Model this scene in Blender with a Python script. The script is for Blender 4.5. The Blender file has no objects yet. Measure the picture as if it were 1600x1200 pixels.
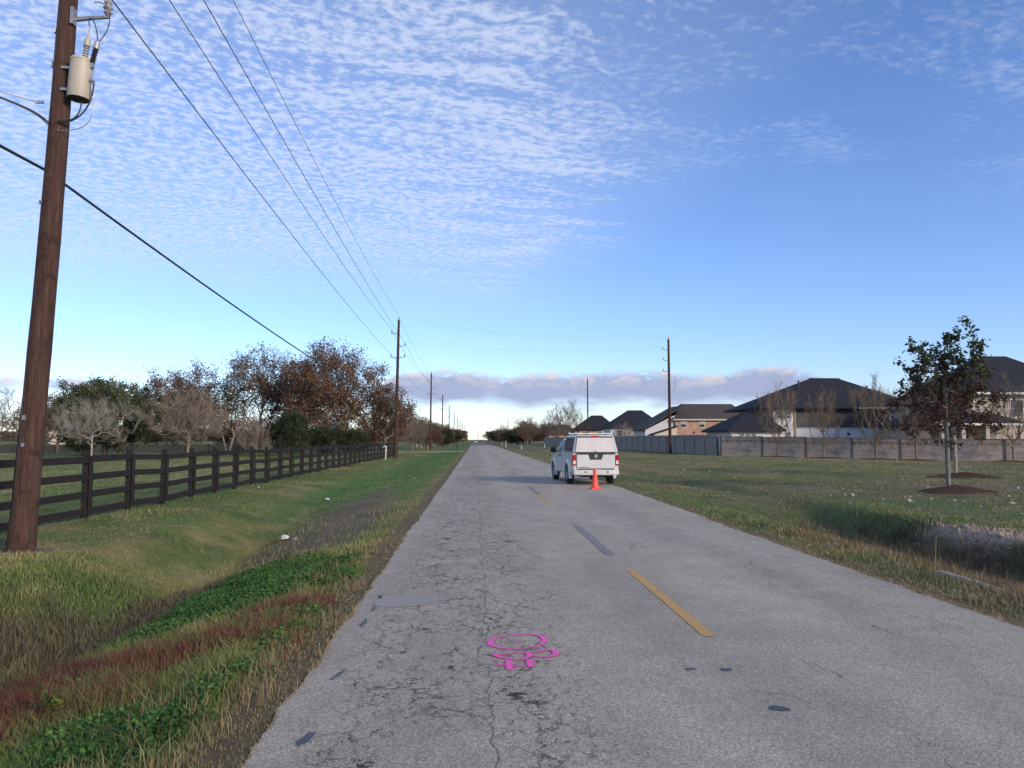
import bpy, bmesh, math, random
import numpy as np
from mathutils import Vector, Matrix
R = math.radians
scene = bpy.context.scene
COL = scene.collection

# ------------------------------------------------------------------ camera
cam_d = bpy.data.cameras.new('camera'); cam = bpy.data.objects.new('camera', cam_d); COL.objects.link(cam)
cam.location = (0, 0, 1.7)
cam.rotation_euler = (R(90 + 4.14), 0, R(-2.71))
cam_d.sensor_width = 36.0
cam_d.lens = 36.0 * 1202 / 1600
cam_d.clip_start = 0.05; cam_d.clip_end = 12000
scene.camera = cam

# ------------------------------------------------------------------ sky and sun
SUN_AZ, SUN_EL = 136.0, 19.0          # degrees clockwise from +Y (the road), above the horizon
def build_world():
    w = bpy.data.worlds.new('World'); scene.world = w; w.use_nodes = True
    w.cycles.sampling_method = 'MANUAL'; w.cycles.sample_map_resolution = 512
    nt = w.node_tree; nt.nodes.clear(); L = nt.links.new
    def node(t, **kw):
        n = nt.nodes.new(t)
        for k, v in kw.items(): setattr(n, k, v)
        return n
    def put(s, v):
        if isinstance(v, bpy.types.NodeSocket): L(v, s)
        else: s.default_value = v
    def M(op, a, b=0.0, c=0.0, clamp=False):
        n = node('ShaderNodeMath', operation=op, use_clamp=clamp)
        put(n.inputs[0], a); put(n.inputs[1], b); put(n.inputs[2], c)
        return n.outputs[0]
    def SS(x, lo, hi):
        n = node('ShaderNodeMapRange', interpolation_type='SMOOTHSTEP')
        put(n.inputs[0], x); put(n.inputs[1], lo); put(n.inputs[2], hi); n.inputs[3].default_value = 0; n.inputs[4].default_value = 1
        return n.outputs[0]
    def XYZ(x, y, z=0.0):
        n = node('ShaderNodeCombineXYZ'); put(n.inputs[0], x); put(n.inputs[1], y); put(n.inputs[2], z); return n.outputs[0]
    def NOI(v, scale, detail=4, rough=0.55, dist=0.0):
        n = node('ShaderNodeTexNoise'); put(n.inputs['Vector'], v); n.inputs['Scale'].default_value = scale
        n.inputs['Detail'].default_value = detail; n.inputs['Roughness'].default_value = rough; n.inputs['Distortion'].default_value = dist
        return n.outputs[0]
    def MIX(f, a, b):
        n = node('ShaderNodeMix', data_type='RGBA'); put(n.inputs[0], f); put(n.inputs[6], a); put(n.inputs[7], b); return n.outputs[2]
    sky = node('ShaderNodeTexSky', sky_type='NISHITA', sun_disc=False)
    sky.sun_elevation = R(SUN_EL); sky.sun_rotation = R(SUN_AZ)
    sky.altitude = 30; sky.air_density = 1.0; sky.dust_density = 0.2; sky.ozone_density = 4.0
    tc = node('ShaderNodeTexCoord'); sep = node('ShaderNodeSeparateXYZ'); L(tc.outputs['Generated'], sep.inputs[0])
    x, y, z = sep.outputs
    zz = M('MAXIMUM', z, 0.02)
    px, py = M('DIVIDE', x, zz), M('DIVIDE', y, zz)
    # high thin cloud sheet: small flakes to the west, rippled rows towards its edge
    ang = R(-14)
    qx = M('ADD', M('MULTIPLY', px, math.cos(ang)), M('MULTIPLY', py, -math.sin(ang)))
    qy = M('ADD', M('MULTIPLY', px, math.sin(ang)), M('MULTIPLY', py, math.cos(ang)))
    P = XYZ(px, py)
    warp = M('MULTIPLY', M('SUBTRACT', NOI(P, 1.6, 2), 0.5), 0.55)
    flakes = NOI(XYZ(M('MULTIPLY', qx, 0.85), M('ADD', qy, M('MULTIPLY', warp, 0.4))), 31.0, 4, 0.62, 0.0)
    rows = NOI(XYZ(M('MULTIPLY', qx, 0.24), M('ADD', qy, M('MULTIPLY', warp, 0.6)), 3.1), 9.5, 4, 0.55, 0.0)
    streak = NOI(XYZ(M('MULTIPLY', M('ADD', px, M('MULTIPLY', py, 0.85)), 0.55), M('SUBTRACT', py, M('MULTIPLY', px, 0.5)), 7.7), 2.2, 4, 0.6, 0.0)
    big = NOI(XYZ(px, py, 1.3), 0.42, 2, 0.5)
    side = M('SUBTRACT', M('MULTIPLY_ADD', py, 0.12, 0.30), px)                      # positive on the cloudy side
    cov = M('ADD', SS(M('ADD', side, M('MULTIPLY', M('SUBTRACT', big, 0.5), 1.3)), -0.30, 0.70), 0.0)
    far = SS(M('ADD', py, M('MULTIPLY', M('SUBTRACT', big, 0.5), 2.0)), 7.2, 3.8)     # the sheet ends some way off
    cov = M('MULTIPLY', cov, far)
    rw = M('MULTIPLY_ADD', SS(side, 1.5, 0.3), 0.36, 0.16)                 # rows take over towards the edge of the sheet
    tex = M('ADD', M('MULTIPLY', flakes, M('SUBTRACT', 1.0, rw)), M('MULTIPLY', rows, rw))
    thr = M('SUBTRACT', M('MULTIPLY_ADD', streak, 0.05, 0.60), M('MULTIPLY', cov, 0.20))
    a_sheet = M('MULTIPLY', SS(M('SUBTRACT', tex, thr), -0.01, 0.17), M('MULTIPLY', cov, 0.68))
    veil = M('MULTIPLY', cov, 0.18)
    wisp = M('MULTIPLY', SS(M('ADD', M('MULTIPLY', streak, 0.6), M('MULTIPLY', flakes, 0.4)), 0.46, 0.72), 0.42)
    wisp = M('MULTIPLY', wisp, SS(py, 3.4, 2.2))
    a1 = M('MAXIMUM', M('ADD', a_sheet, M('MULTIPLY', veil, M('SUBTRACT', 1.0, a_sheet))), wisp)
    # cumulus bank low over the horizon
    az = M('ARCTAN2', x, y); el = M('ARCSINE', z)
    A = XYZ(M('MULTIPLY', az, 1.0), M('MULTIPLY', el, 2.3))
    n1 = NOI(XYZ(az, 0.0, 4.4), 4.2, 2, 0.5)
    n2 = NOI(A, 38.0, 3, 0.6)
    n3 = NOI(XYZ(az, M('MULTIPLY', el, 3.0), 9.0), 11.0, 3, 0.55)
    inb = M('MULTIPLY', SS(az, -0.17, -0.10), SS(az, 0.60, 0.36))
    inb2 = M('MULTIPLY', M('MULTIPLY', SS(az, -0.62, -0.56), SS(az, -0.40, -0.47)), 0.8)
    inb3 = M('MULTIPLY', SS(M('ABSOLUTE', az), 0.75, 1.1), 0.8)
    here = M('MAXIMUM', inb, M('MAXIMUM', inb2, inb3))
    top = M('ADD', 0.058, M('ADD', M('MULTIPLY', M('SUBTRACT', n1, 0.5), 0.055), M('MULTIPLY', M('SUBTRACT', n2, 0.5), 0.034)))
    top = M('SUBTRACT', top, M('MULTIPLY', M('SUBTRACT', 1.0, here), 0.08))
    base = M('ADD', 0.050, M('MULTIPLY', M('SUBTRACT', n3, 0.5), 0.050))
    base = M('ADD', base, M('MULTIPLY', az, -0.012))
    top = M('ADD', top, 0.030)
    a2 = M('MULTIPLY', SS(M('SUBTRACT', top, el), -0.002, 0.011), SS(M('SUBTRACT', el, base), -0.012, 0.010))
    lit = M('MULTIPLY', SS(M('SUBTRACT', top, el), 0.030, 0.0), SS(M('ADD', n2, M('MULTIPLY', n3, 0.6)), 0.72, 0.98))
    k = 1.0 / 0.172                                                         # cloud radiance is given before the sky strength
    c_bank = MIX(lit, (0.37 * k, 0.42 * k, 0.62 * k, 1), (0.86 * k, 0.75 * k, 0.72 * k, 1))
    c_high = (0.68 * k, 0.77 * k, 0.96 * k, 1)
    tint = node('ShaderNodeMix', data_type='RGBA', blend_type='MULTIPLY'); tint.inputs[0].default_value = 1.0
    L(sky.outputs[0], tint.inputs[6]); tint.inputs[7].default_value = (1.02, 1.01, 1.22, 1)     # the camera's cool white balance
    col = MIX(a1, tint.outputs[2], c_high)
    col = MIX(M('MULTIPLY', a2, 0.94), col, c_bank)
    bg = node('ShaderNodeBackground'); L(col, bg.inputs[0]); bg.inputs[1].default_value = 0.073
    out = node('ShaderNodeOutputWorld'); L(bg.outputs[0], out.inputs[0])
build_world()

sun_d = bpy.data.lights.new('sun', 'SUN'); sun = bpy.data.objects.new('sun', sun_d); COL.objects.link(sun)
sun_d.energy = 1.5; sun_d.angle = R(12.0); sun_d.color = (1.0, 0.82, 0.62)
sdir = Vector((math.sin(R(SUN_AZ)) * math.cos(R(SUN_EL)), math.cos(R(SUN_AZ)) * math.cos(R(SUN_EL)), math.sin(R(SUN_EL))))
sun.rotation_euler = sdir.to_track_quat('Z', 'Y').to_euler()
cy = scene.cycles
cy.max_bounces = 5; cy.diffuse_bounces = 2; cy.glossy_bounces = 2; cy.transmission_bounces = 3; cy.transparent_max_bounces = 6
cy.caustics_reflective = False; cy.caustics_refractive = False; cy.use_adaptive_sampling = True; cy.adaptive_threshold = 0.02
vs = scene.view_settings
vs.view_transform = 'Standard'; vs.look = 'None'; vs.gamma = 1; vs.exposure = 1.3; vs.use_curve_mapping = False

# ------------------------------------------------------------------ helpers: noise, meshes, materials, tagging
def vnoise(x, y, seed=0):
    """smooth value noise in 0..1, numpy arrays"""
    x = np.asarray(x, float); y = np.asarray(y, float)
    xi = np.floor(x).astype(np.int64); yi = np.floor(y).astype(np.int64); fx = x - xi; fy = y - yi
    def h(a, b):
        n = (a * 374761393 + b * 668265263 + seed * 1274126177) & 0x7fffffff
        n = ((n ^ (n >> 13)) * 1274126177) & 0x7fffffff
        n = ((n ^ (n >> 16)) * 60493) & 0x7fffffff
        return (n % 65536) / 65535.0
    u = fx * fx * (3 - 2 * fx); v = fy * fy * (3 - 2 * fy)
    return (h(xi, yi) * (1 - u) + h(xi + 1, yi) * u) * (1 - v) + (h(xi, yi + 1) * (1 - u) + h(xi + 1, yi + 1) * u) * v
def fbm(x, y, seed=0, oct=4, g=0.5):
    s = 0; a = 1; t = 0
    for i in range(oct):
        s = s + a * vnoise(x * 2 ** i, y * 2 ** i, seed + i * 17); t += a; a *= g
    return s / t
def sst(x, a, b):
    t = np.clip((np.asarray(x, float) - a) / (b - a), 0, 1); return t * t * (3 - 2 * t)
def lerp(a, b, t): return a + (b - a) * t

def mesh_np(name, V, F, cols=None, smooth=False):
    """V (n,3); F list of int arrays (m,3) or (m,4)"""
    me = bpy.data.meshes.new(name); V = np.asarray(V, np.float32)
    F = [np.asarray(f, np.int32) for f in (F if isinstance(F, list) else [F]) if len(f)]
    me.vertices.add(len(V)); me.vertices.foreach_set('co', V.ravel())
    lo = np.concatenate([f.ravel() for f in F]); me.loops.add(len(lo)); me.loops.foreach_set('vertex_index', lo)
    tot = np.concatenate([np.full(len(f), f.shape[1], np.int32) for f in F]); st = np.concatenate([[0], np.cumsum(tot)[:-1]]).astype(np.int32)
    me.polygons.add(len(tot)); me.polygons.foreach_set('loop_start', st); me.polygons.foreach_set('loop_total', tot)
    me.polygons.foreach_set('use_smooth', np.full(len(tot), bool(smooth)))
    me.update(calc_edges=True)
    if cols is not None:
        at = me.color_attributes.new('Col', 'FLOAT_COLOR', 'POINT')
        c = np.ones((len(V), 4), np.float32); c[:, :3] = cols; at.data.foreach_set('color', c.ravel())
    return me

def link(name, me, mat=None, parent=None, loc=None, rot=None):
    o = bpy.data.objects.new(name, me); COL.objects.link(o)
    if mat is not None and len(me.materials) == 0: me.materials.append(mat)
    if parent is not None: o.parent = parent
    if loc is not None: o.location = loc
    if rot is not None: o.rotation_euler = rot
    return o
def tag(o, label=None, cat=None, group=None, kind=None):
    if label: o['label'] = label
    if cat: o['category'] = cat
    if group: o['group'] = group
    if kind: o['kind'] = kind
    return o
def thing(name, label, cat, loc=(0, 0, 0), rz=0.0, group=None):
    o = bpy.data.objects.new(name, None); COL.objects.link(o); o.location = loc; o.rotation_euler = (0, 0, rz); o.empty_display_size = 0.2
    return tag(o, label, cat, group)
def copy_tree(o, parent=None):
    c = o.copy(); COL.objects.link(c); c.parent = parent
    for ch in o.children: copy_tree(ch, c)
    return c

class MB:
    """collects simple solids into one mesh"""
    def __init__(s): s.v = []; s.f = []
    def add(s, V, F):
        b = len(s.v); s.v += [tuple(p) for p in V]; s.f += [tuple(b + i for i in f) for f in F]; return s
    def box(s, c, d, rz=0.0, taper=1.0, rx=0.0):
        x, y, z = d[0] / 2, d[1] / 2, d[2] / 2
        V = [(-x, -y, -z), (x, -y, -z), (x, y, -z), (-x, y, -z), (-x * taper, -y * taper, z), (x * taper, -y * taper, z), (x * taper, y * taper, z), (-x * taper, y * taper, z)]
        m = Matrix.Translation(c) @ Matrix.Rotation(rz, 4, 'Z') @ Matrix.Rotation(rx, 4, 'X')
        return s.add([m @ Vector(p) for p in V], [(3, 2, 1, 0), (4, 5, 6, 7), (0, 1, 5, 4), (1, 2, 6, 5), (2, 3, 7, 6), (3, 0, 4, 7)])
    def hexa(s, V): # 8 corners, bottom 4 ccw then top 4 ccw
        return s.add(V, [(3, 2, 1, 0), (4, 5, 6, 7), (0, 1, 5, 4), (1, 2, 6, 5), (2, 3, 7, 6), (3, 0, 4, 7)])
    def prism(s, poly, a, b, axis='x'):
        """poly in the plane across the axis; axis x: (y,z), y: (x,z), z: (x,y)"""
        def p(u, v, w): return {'x': (w, u, v), 'y': (u, w, v), 'z': (u, v, w)}[axis]
        n = len(poly); V = [p(u, v, a) for u, v in poly] + [p(u, v, b) for u, v in poly]
        return s.add(V, [tuple(range(n))[::-1], tuple(range(n, 2 * n))] + [(i, (i + 1) % n, n + (i + 1) % n, n + i) for i in range(n)])
    def tube(s, pts, rad, n=8, cap=True):
        pts = [Vector(p) for p in pts]; rad = rad if isinstance(rad, (list, tuple)) else [rad] * len(pts)
        V = []; F = []; up = None
        for i, p in enumerate(pts):
            t = (pts[min(i + 1, len(pts) - 1)] - pts[max(i - 1, 0)]).normalized()
            if up is None: up = t.orthogonal().normalized()
            a = (up - t * up.dot(t)).normalized(); up = a; b = t.cross(a)
            for k in range(n):
                w = 2 * math.pi * k / n; V.append(p + (a * math.cos(w) + b * math.sin(w)) * rad[i])
        for i in range(len(pts) - 1):
            for k in range(n): F.append((i * n + k, i * n + (k + 1) % n, (i + 1) * n + (k + 1) % n, (i + 1) * n + k))
        if cap: F += [tuple(range(n))[::-1], tuple((len(pts) - 1) * n + k for k in range(n))]
        return s.add(V, F)
    def lathe(s, prof, n=20, m=None):
        """prof: (radius, height) list, spun about local z"""
        m = m or Matrix(); V = []; F = []
        for r, z in prof:
            for k in range(n): w = 2 * math.pi * k / n; V.append(m @ Vector((r * math.cos(w), r * math.sin(w), z)))
        for i in range(len(prof) - 1):
            for k in range(n): F.append((i * n + k, i * n + (k + 1) % n, (i + 1) * n + (k + 1) % n, (i + 1) * n + k))
        F += [tuple(range(n))[::-1], tuple((len(prof) - 1) * n + k for k in range(n))]
        return s.add(V, F)
    def mesh(s, name, smooth=False, bev=0, seg=2):
        me = bpy.data.meshes.new(name); me.from_pydata(s.v, [], s.f); me.update()
        bm = bmesh.new(); bm.from_mesh(me); bmesh.ops.recalc_face_normals(bm, faces=bm.faces)
        if bev:
            ed = [e for e in bm.edges if len(e.link_faces) == 2 and e.calc_face_angle(0) > 0.35]
            bmesh.ops.bevel(bm, geom=ed, offset=bev, segments=seg, affect='EDGES', clamp_overlap=True)
        bm.to_mesh(me); bm.free()
        if smooth:
            me.shade_smooth(); me.set_sharp_from_angle(angle=R(40))
        return me
    def obj(s, name, mat, parent=None, smooth=False, bev=0, seg=2): return link(name, s.mesh(name, smooth, bev, seg), mat, parent)

def new_mat(name):
    m = bpy.data.materials.new(name); m.use_nodes = True; nt = m.node_tree
    b = nt.nodes['Principled BSDF']; return m, nt, b
def nodes_api(nt):
    def node(t, **kw):
        n = nt.nodes.new(t)
        for k, v in kw.items(): setattr(n, k, v)
        return n
    def put(s, v):
        if isinstance(v, bpy.types.NodeSocket): nt.links.new(v, s)
        else: s.default_value = v
    def M(op, a, b=0.0, c=0.0, clamp=False):
        n = node('ShaderNodeMath', operation=op, use_clamp=clamp); put(n.inputs[0], a); put(n.inputs[1], b); put(n.inputs[2], c); return n.outputs[0]
    def SS(x, lo, hi, a=0.0, b=1.0):
        n = node('ShaderNodeMapRange', interpolation_type='SMOOTHSTEP'); put(n.inputs[0], x); put(n.inputs[1], lo); put(n.inputs[2], hi); put(n.inputs[3], a); put(n.inputs[4], b); return n.outputs[0]
    def MIX(f, a, b, mode='MIX'):
        n = node('ShaderNodeMix', data_type='RGBA', blend_type=mode); put(n.inputs[0], f)
        put(n.inputs[6], a if not isinstance(a, tuple) else (*a[:3], 1)); put(n.inputs[7], b if not isinstance(b, tuple) else (*b[:3], 1)); return n.outputs[2]
    def NOI(v, scale, detail=4, rough=0.55, dist=0.0):
        n = node('ShaderNodeTexNoise'); put(n.inputs['Vector'], v); n.inputs['Scale'].default_value = scale; n.inputs['Detail'].default_value = detail; n.inputs['Roughness'].default_value = rough; n.inputs['Distortion'].default_value = dist; return n.outputs[0]
    def MAP(v, sc=(1, 1, 1), loc=(0, 0, 0)):
        n = node('ShaderNodeMapping'); put(n.inputs[0], v); n.inputs['Scale'].default_value = sc; n.inputs['Location'].default_value = loc; return n.outputs[0]
    def BUMP(h, strength=0.3, dist=0.01):
        n = node('ShaderNodeBump'); put(n.inputs['Height'], h); n.inputs['Strength'].default_value = strength; n.inputs['Distance'].default_value = dist; return n.outputs[0]
    return node, put, M, SS, MIX, NOI, MAP, BUMP

def simple(name, c1, c2=None, scale=4.0, rough=0.7, metal=0.0, sc=(1, 1, 1), bump=0.0, dist=0.01, spec=0.5, detail=5):
    m, nt, b = new_mat(name); node, put, M, SS, MIX, NOI, MAP, BUMP = nodes_api(nt)
    tc = node('ShaderNodeTexCoord'); v = MAP(tc.outputs['Object'], sc)
    n = NOI(v, scale, detail, 0.6); c2 = c2 or tuple(x * 0.8 for x in c1)
    put(b.inputs['Base Color'], MIX(SS(n, 0.3, 0.7), c1, c2)); b.inputs['Roughness'].default_value = rough; b.inputs['Metallic'].default_value = metal
    b.inputs['Specular IOR Level'].default_value = spec
    if bump: put(b.inputs['Normal'], BUMP(n, bump, dist))
    return m

def foliage_mat(name, trans=0.25, vary=0.5):
    m, nt, b = new_mat(name); node, put, M, SS, MIX, NOI, MAP, BUMP = nodes_api(nt)
    a = node('ShaderNodeAttribute', attribute_name='Col'); tc = node('ShaderNodeTexCoord')
    put(b.inputs['Base Color'], a.outputs['Color']); b.inputs['Roughness'].default_value = 0.75; b.inputs['Specular IOR Level'].default_value = 0.25
    t = node('ShaderNodeBsdfTranslucent'); put(t.inputs[0], a.outputs['Color']); mx = node('ShaderNodeMixShader'); mx.inputs[0].default_value = trans
    nt.links.new(b.outputs[0], mx.inputs[1]); nt.links.new(t.outputs[0], mx.inputs[2]); nt.links.new(mx.outputs[0], nt.nodes['Material Output'].inputs[0])
    return m
M_FOL = foliage_mat('foliage')

# ------------------------------------------------------------------ the ground
ROAD_L, ROAD_R = -1.22, 4.95
def road_l(y): y = np.asarray(y, float); return ROAD_L + 0.10 * (fbm(y * 0.6, y * 0 + 3, 5, 3) - 0.5) + 0.09 * (fbm(y * 3.1, y * 0 + 9, 6, 3) - 0.5)
def road_r(y): y = np.asarray(y, float); return ROAD_R + 0.22 * sst(y, 8, 30) + 0.14 * (fbm(y * 0.5, y * 0 + 3, 15, 3) - 0.5) + 0.08 * (fbm(y * 2.7, y * 0 + 9, 16, 3) - 0.5)
def zg(x, y):
    x = np.asarray(x, float); y = np.asarray(y, float)
    near = 1 - sst(np.hypot(x, y), 60, 160)
    # left verge, ditch, bank, field
    t = ROAD_L - x; bx = 3.55 + 0.35 * (fbm(y * 0.18, y * 0 + 1, 31, 2) - 0.5) + 0.4 * sst(y, 12, 22)
    D = lerp(0.95, 0.42, sst(y, 14, 28)) * (1 - 0.8 * sst(y, 85, 105)) + 0.10 * (fbm(y * 0.5, y * 0, 33, 3) - 0.5)
    zl = np.where(t < bx, -0.035 - D * (0.12 * sst(t, 0.2, 1.4) + 0.38 * np.clip((t - 0.7) / (bx - 0.7), 0, 1) + 0.50 * np.clip((t - 0.9) / (bx - 0.9), 0, 1) ** 2), lerp(-0.035 - D, -0.15, 0.55 * np.clip((t - bx) / 1.5, 0, 1) + 0.45 * sst(t, bx, bx + 2.2)))
    # right verge, ditch, lawn
    u = x - (ROAD_R + 0.22 * sst(y, 8, 30)); DR = lerp(0.66, 0.10, sst(y, 16.5, 23)) + 0.12 * (fbm(y * 0.7, y * 0, 43, 3) - 0.5) * (1 - sst(y, 20, 26))
    rb = 3.55 + 0.5 * (fbm(y * 0.35, y * 0 + 1, 41, 2) - 0.5)
    zr = np.where(u < rb, -0.035 - DR * sst(u, 0.7, rb), lerp(-0.035 - DR, -0.02, sst(u, rb, rb + 0.95)))
    zr = zr - 0.35 * sst(x, 20, 50) * sst(y, 10, 50) * (1 - sst(y, 80, 110))
    z = np.where(x < 1.8, zl, zr)
    e = np.where(x < 1.8, t, u); z = np.where(e < -0.25, -0.10, np.where(e < -0.05, lerp(-0.10, -0.008, np.clip((e + 0.25) / 0.18, 0, 1)), np.where(e < 0.30, np.maximum(z, -0.008 - 0.12 * np.clip(e, 0, 1)), z)))
    off = np.minimum(np.maximum(t, u), 3) / 3
    off = np.clip(off, 0, 1)
    z = z + off * near * (0.10 * (fbm(x * 0.35, y * 0.35, 51, 4) - 0.5) + 0.035 * (fbm(x * 2.2, y * 2.2, 52, 3) - 0.5))
    return z

def ell(x, y, cx, cy, rx, ry, ang, soft=0.4, wob=0.5, seed=0):
    """soft blob 0..1 with a ragged outline; ang turns the long axis"""
    c, s = math.cos(ang), math.sin(ang); dx, dy = x - cx, y - cy
    d = np.hypot((dx * c + dy * s) / rx, (-dx * s + dy * c) / ry); out = np.zeros(d.shape); k = d < 1 + soft * 0.5 + wob * 0.5
    d = d[k] + wob * (fbm(x[k] * 2.1, y[k] * 2.1, 70 + seed, 3) - 0.5); out[k] = 1 - sst(d, 1 - soft, 1 + soft * 0.5)
    return out
def patch(x, y, P, soft=0.25, wob=0.5, seed=0):
    """soft polygon 0..1 with a ragged outline"""
    P = np.array(P, float); out = np.zeros(x.shape); k = (x > P[:, 0].min() - 1) & (x < P[:, 0].max() + 1) & (y > P[:, 1].min() - 1) & (y < P[:, 1].max() + 1)
    a, b = x[k], y[k]; ins = np.zeros(a.shape, bool); dm = np.full(a.shape, 9.0)
    for (x0, y0), (x1, y1) in zip(P, np.roll(P, -1, 0)):
        ins ^= ((y0 > b) != (y1 > b)) & (a < (x1 - x0) * (b - y0) / (y1 - y0 + 1e-9) + x0)
        t = np.clip(((a - x0) * (x1 - x0) + (b - y0) * (y1 - y0)) / ((x1 - x0) ** 2 + (y1 - y0) ** 2), 0, 1); dm = np.minimum(dm, np.hypot(a - x0 - t * (x1 - x0), b - y0 - t * (y1 - y0)))
    out[k] = sst(np.where(ins, dm, -dm) + wob * (fbm(a * 1.9, b * 1.9, 170 + seed, 4) - 0.5), -soft, soft); return out
def zones(x, y):
    """what grows where: weights for clover, red weed, tall dead grass with painted ditch-bottom shade, bare earth, dry margin"""
    x = np.asarray(x, float); y = np.asarray(y, float); Z = {}
    tl = road_l(np.minimum(y, 120)) - x; tr = x - road_r(np.minimum(y, 120))
    Z['tl'] = tl; Z['tr'] = tr
    Z['clover'] = np.maximum.reduce([patch(x, y, [(-4.2, 10.0), (-4.5, 13.2), (-3.1, 13.3), (-1.85, 11.8), (-1.6, 9.9), (-2.2, 9.1), (-3.3, 8.7)], 0.45, 1.4, 1), 0.9 * patch(x, y, [(-2.6, 4.9), (-2.2, 5.6), (-1.95, 6.4), (-1.72, 8.2), (-1.5, 7.4), (-1.5, 6.2), (-1.65, 5.0), (-2.0, 4.0), (-2.6, 4.2)], 0.35, 1.2, 2) * sst(fbm(x * 1.9, y * 1.9, 202, 3), 0.36, 0.56), 0.7 * ell(x, y, 6.9, 10.2, 1.6, 0.35, R(100), 0.4, 0.8, 4)])
    Z['red'] = np.maximum.reduce([patch(x, y, [(-4.5, 8.3), (-3.2, 8.0), (-2.2, 7.9), (-1.6, 8.9), (-1.55, 8.0), (-2.1, 6.6), (-2.75, 5.7), (-3.3, 5.0), (-4.6, 4.6), (-5.4, 6.0)], 0.5, 1.5, 5) * (0.35 + 0.65 * sst(fbm(x * 2.3, y * 2.3, 201, 4), 0.36, 0.56)),
                                  0.55 * ell(x, y, 6.4, 11.6, 2.8, 0.55, R(98), 0.5, 0.9, 8), 0.5 * ell(x, y, 6.6, 7.5, 2.4, 0.7, R(95), 0.5, 0.9, 9)])
    Z['tall'] = np.maximum.reduce([0.9 * ell(x, y, -5.5, 9.2, 2.6, 0.9, R(75), 0.6, 1.2, 10), ell(x, y, -4.6, 12.5, 2.2, 0.5, R(82), 0.4, 0.8, 11), 0.9 * ell(x, y, 8.3, 13.5, 5.5, 1.0, R(92), 0.4, 0.9, 12), 0.7 * ell(x, y, 7.2, 7.0, 3.5, 1.6, R(94), 0.5, 0.7, 13)])  # dead grass, its dark tone also painting shade along the left ditch bottom
    Z['bare'] = np.maximum.reduce([0.9 * patch(x, y, [(-4.3, 15.5), (-4.4, 23), (-3.2, 30), (-2.2, 21), (-2.0, 13.2), (-3.0, 13.6)], 0.5, 1.2, 14), 0.6 * ell(x, y, -3.3, 25, 7, 0.45, R(91), 0.6, 0.9, 15), ell(x, y, -7.55, 13.1, 0.75, 0.5, 0, 0.4, 0.8, 16),
                                   0.95 * ell(x, y, 9.45, 13.7, 1.7, 0.55, R(98), 0.35, 0.7, 17), 0.75 * ell(x, y, -9.1, 18.5, 2.2, 0.16, R(90), 0.6, 1.0, 18), 0.55 * ell(x, y, 15, 27, 8, 5, R(25), 0.8, 1.4, 19)])
    Z['dry'] = np.maximum(np.where(x < 1.8, 1 - sst(tl + 0.35 * (fbm(x * 1.3, y * 1.3, 90, 3) - 0.5), 0.22, 0.62), 0), np.where(x > 1.8, 1 - sst(tr + 0.3 * (fbm(x * 1.3, y * 1.3, 91, 3) - 0.5), 0.12, 0.45), 0))
    return Z
G1, G2, G3 = np.array((0.115, 0.145, 0.045)), np.array((0.225, 0.195, 0.088)), np.array((0.080, 0.125, 0.036))
def ground_col(x, y, Z=None):
    x = np.asarray(x, float); y = np.asarray(y, float); Z = Z or zones(x, y)
    n = fbm(x * 0.22, y * 0.16, 61, 4)[..., None]; n2 = fbm(x * 1.4, y * 1.1, 62, 4)[..., None]; n3 = fbm(x * 0.9, y * 0.5, 63, 3)[..., None]
    c = lerp(G1, G2, sst(n * 0.55 + n2 * 0.45, 0.38, 0.66)); c = lerp(c, G3, 0.8 * sst(n3, 0.52, 0.75))
    right = sst(x, 2, 6)[..., None]
    c = lerp(c, lerp(np.array((0.100, 0.128, 0.058)), np.array((0.185, 0.155, 0.095)), sst(n * 0.6 + n2 * 0.4, 0.36, 0.64)), 0.85 * right)
    lush = ((1 - right[..., 0]) * sst(-x, 1.5, 2.3) * (1 - sst(-x, 5.6, 7.0)) * sst(y, 19, 27))[..., None]
    c = lerp(c, np.array((0.065, 0.145, 0.040)), 0.7 * lush)
    c = lerp(c, np.array((0.045, 0.105, 0.022)), 0.95 * Z['clover'][..., None])
    c = lerp(c, np.array((0.078, 0.064, 0.046)), 0.92 * Z['tall'][..., None])
    c = lerp(c, np.array((0.155, 0.125, 0.090)), 0.9 * Z['bare'][..., None])
    c = lerp(c, np.array((0.115, 0.036, 0.032)), 0.9 * Z['red'][..., None])
    c = lerp(c, np.array((0.36, 0.29, 0.24)), ell(x, y, 9.55, 13.7, 1.6, 0.4, R(98), 0.35, 0.7, 17)[..., None] * 0.8)
    c = lerp(c, np.array((0.170, 0.128, 0.075)), 0.85 * Z['dry'][..., None])
    return c

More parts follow.
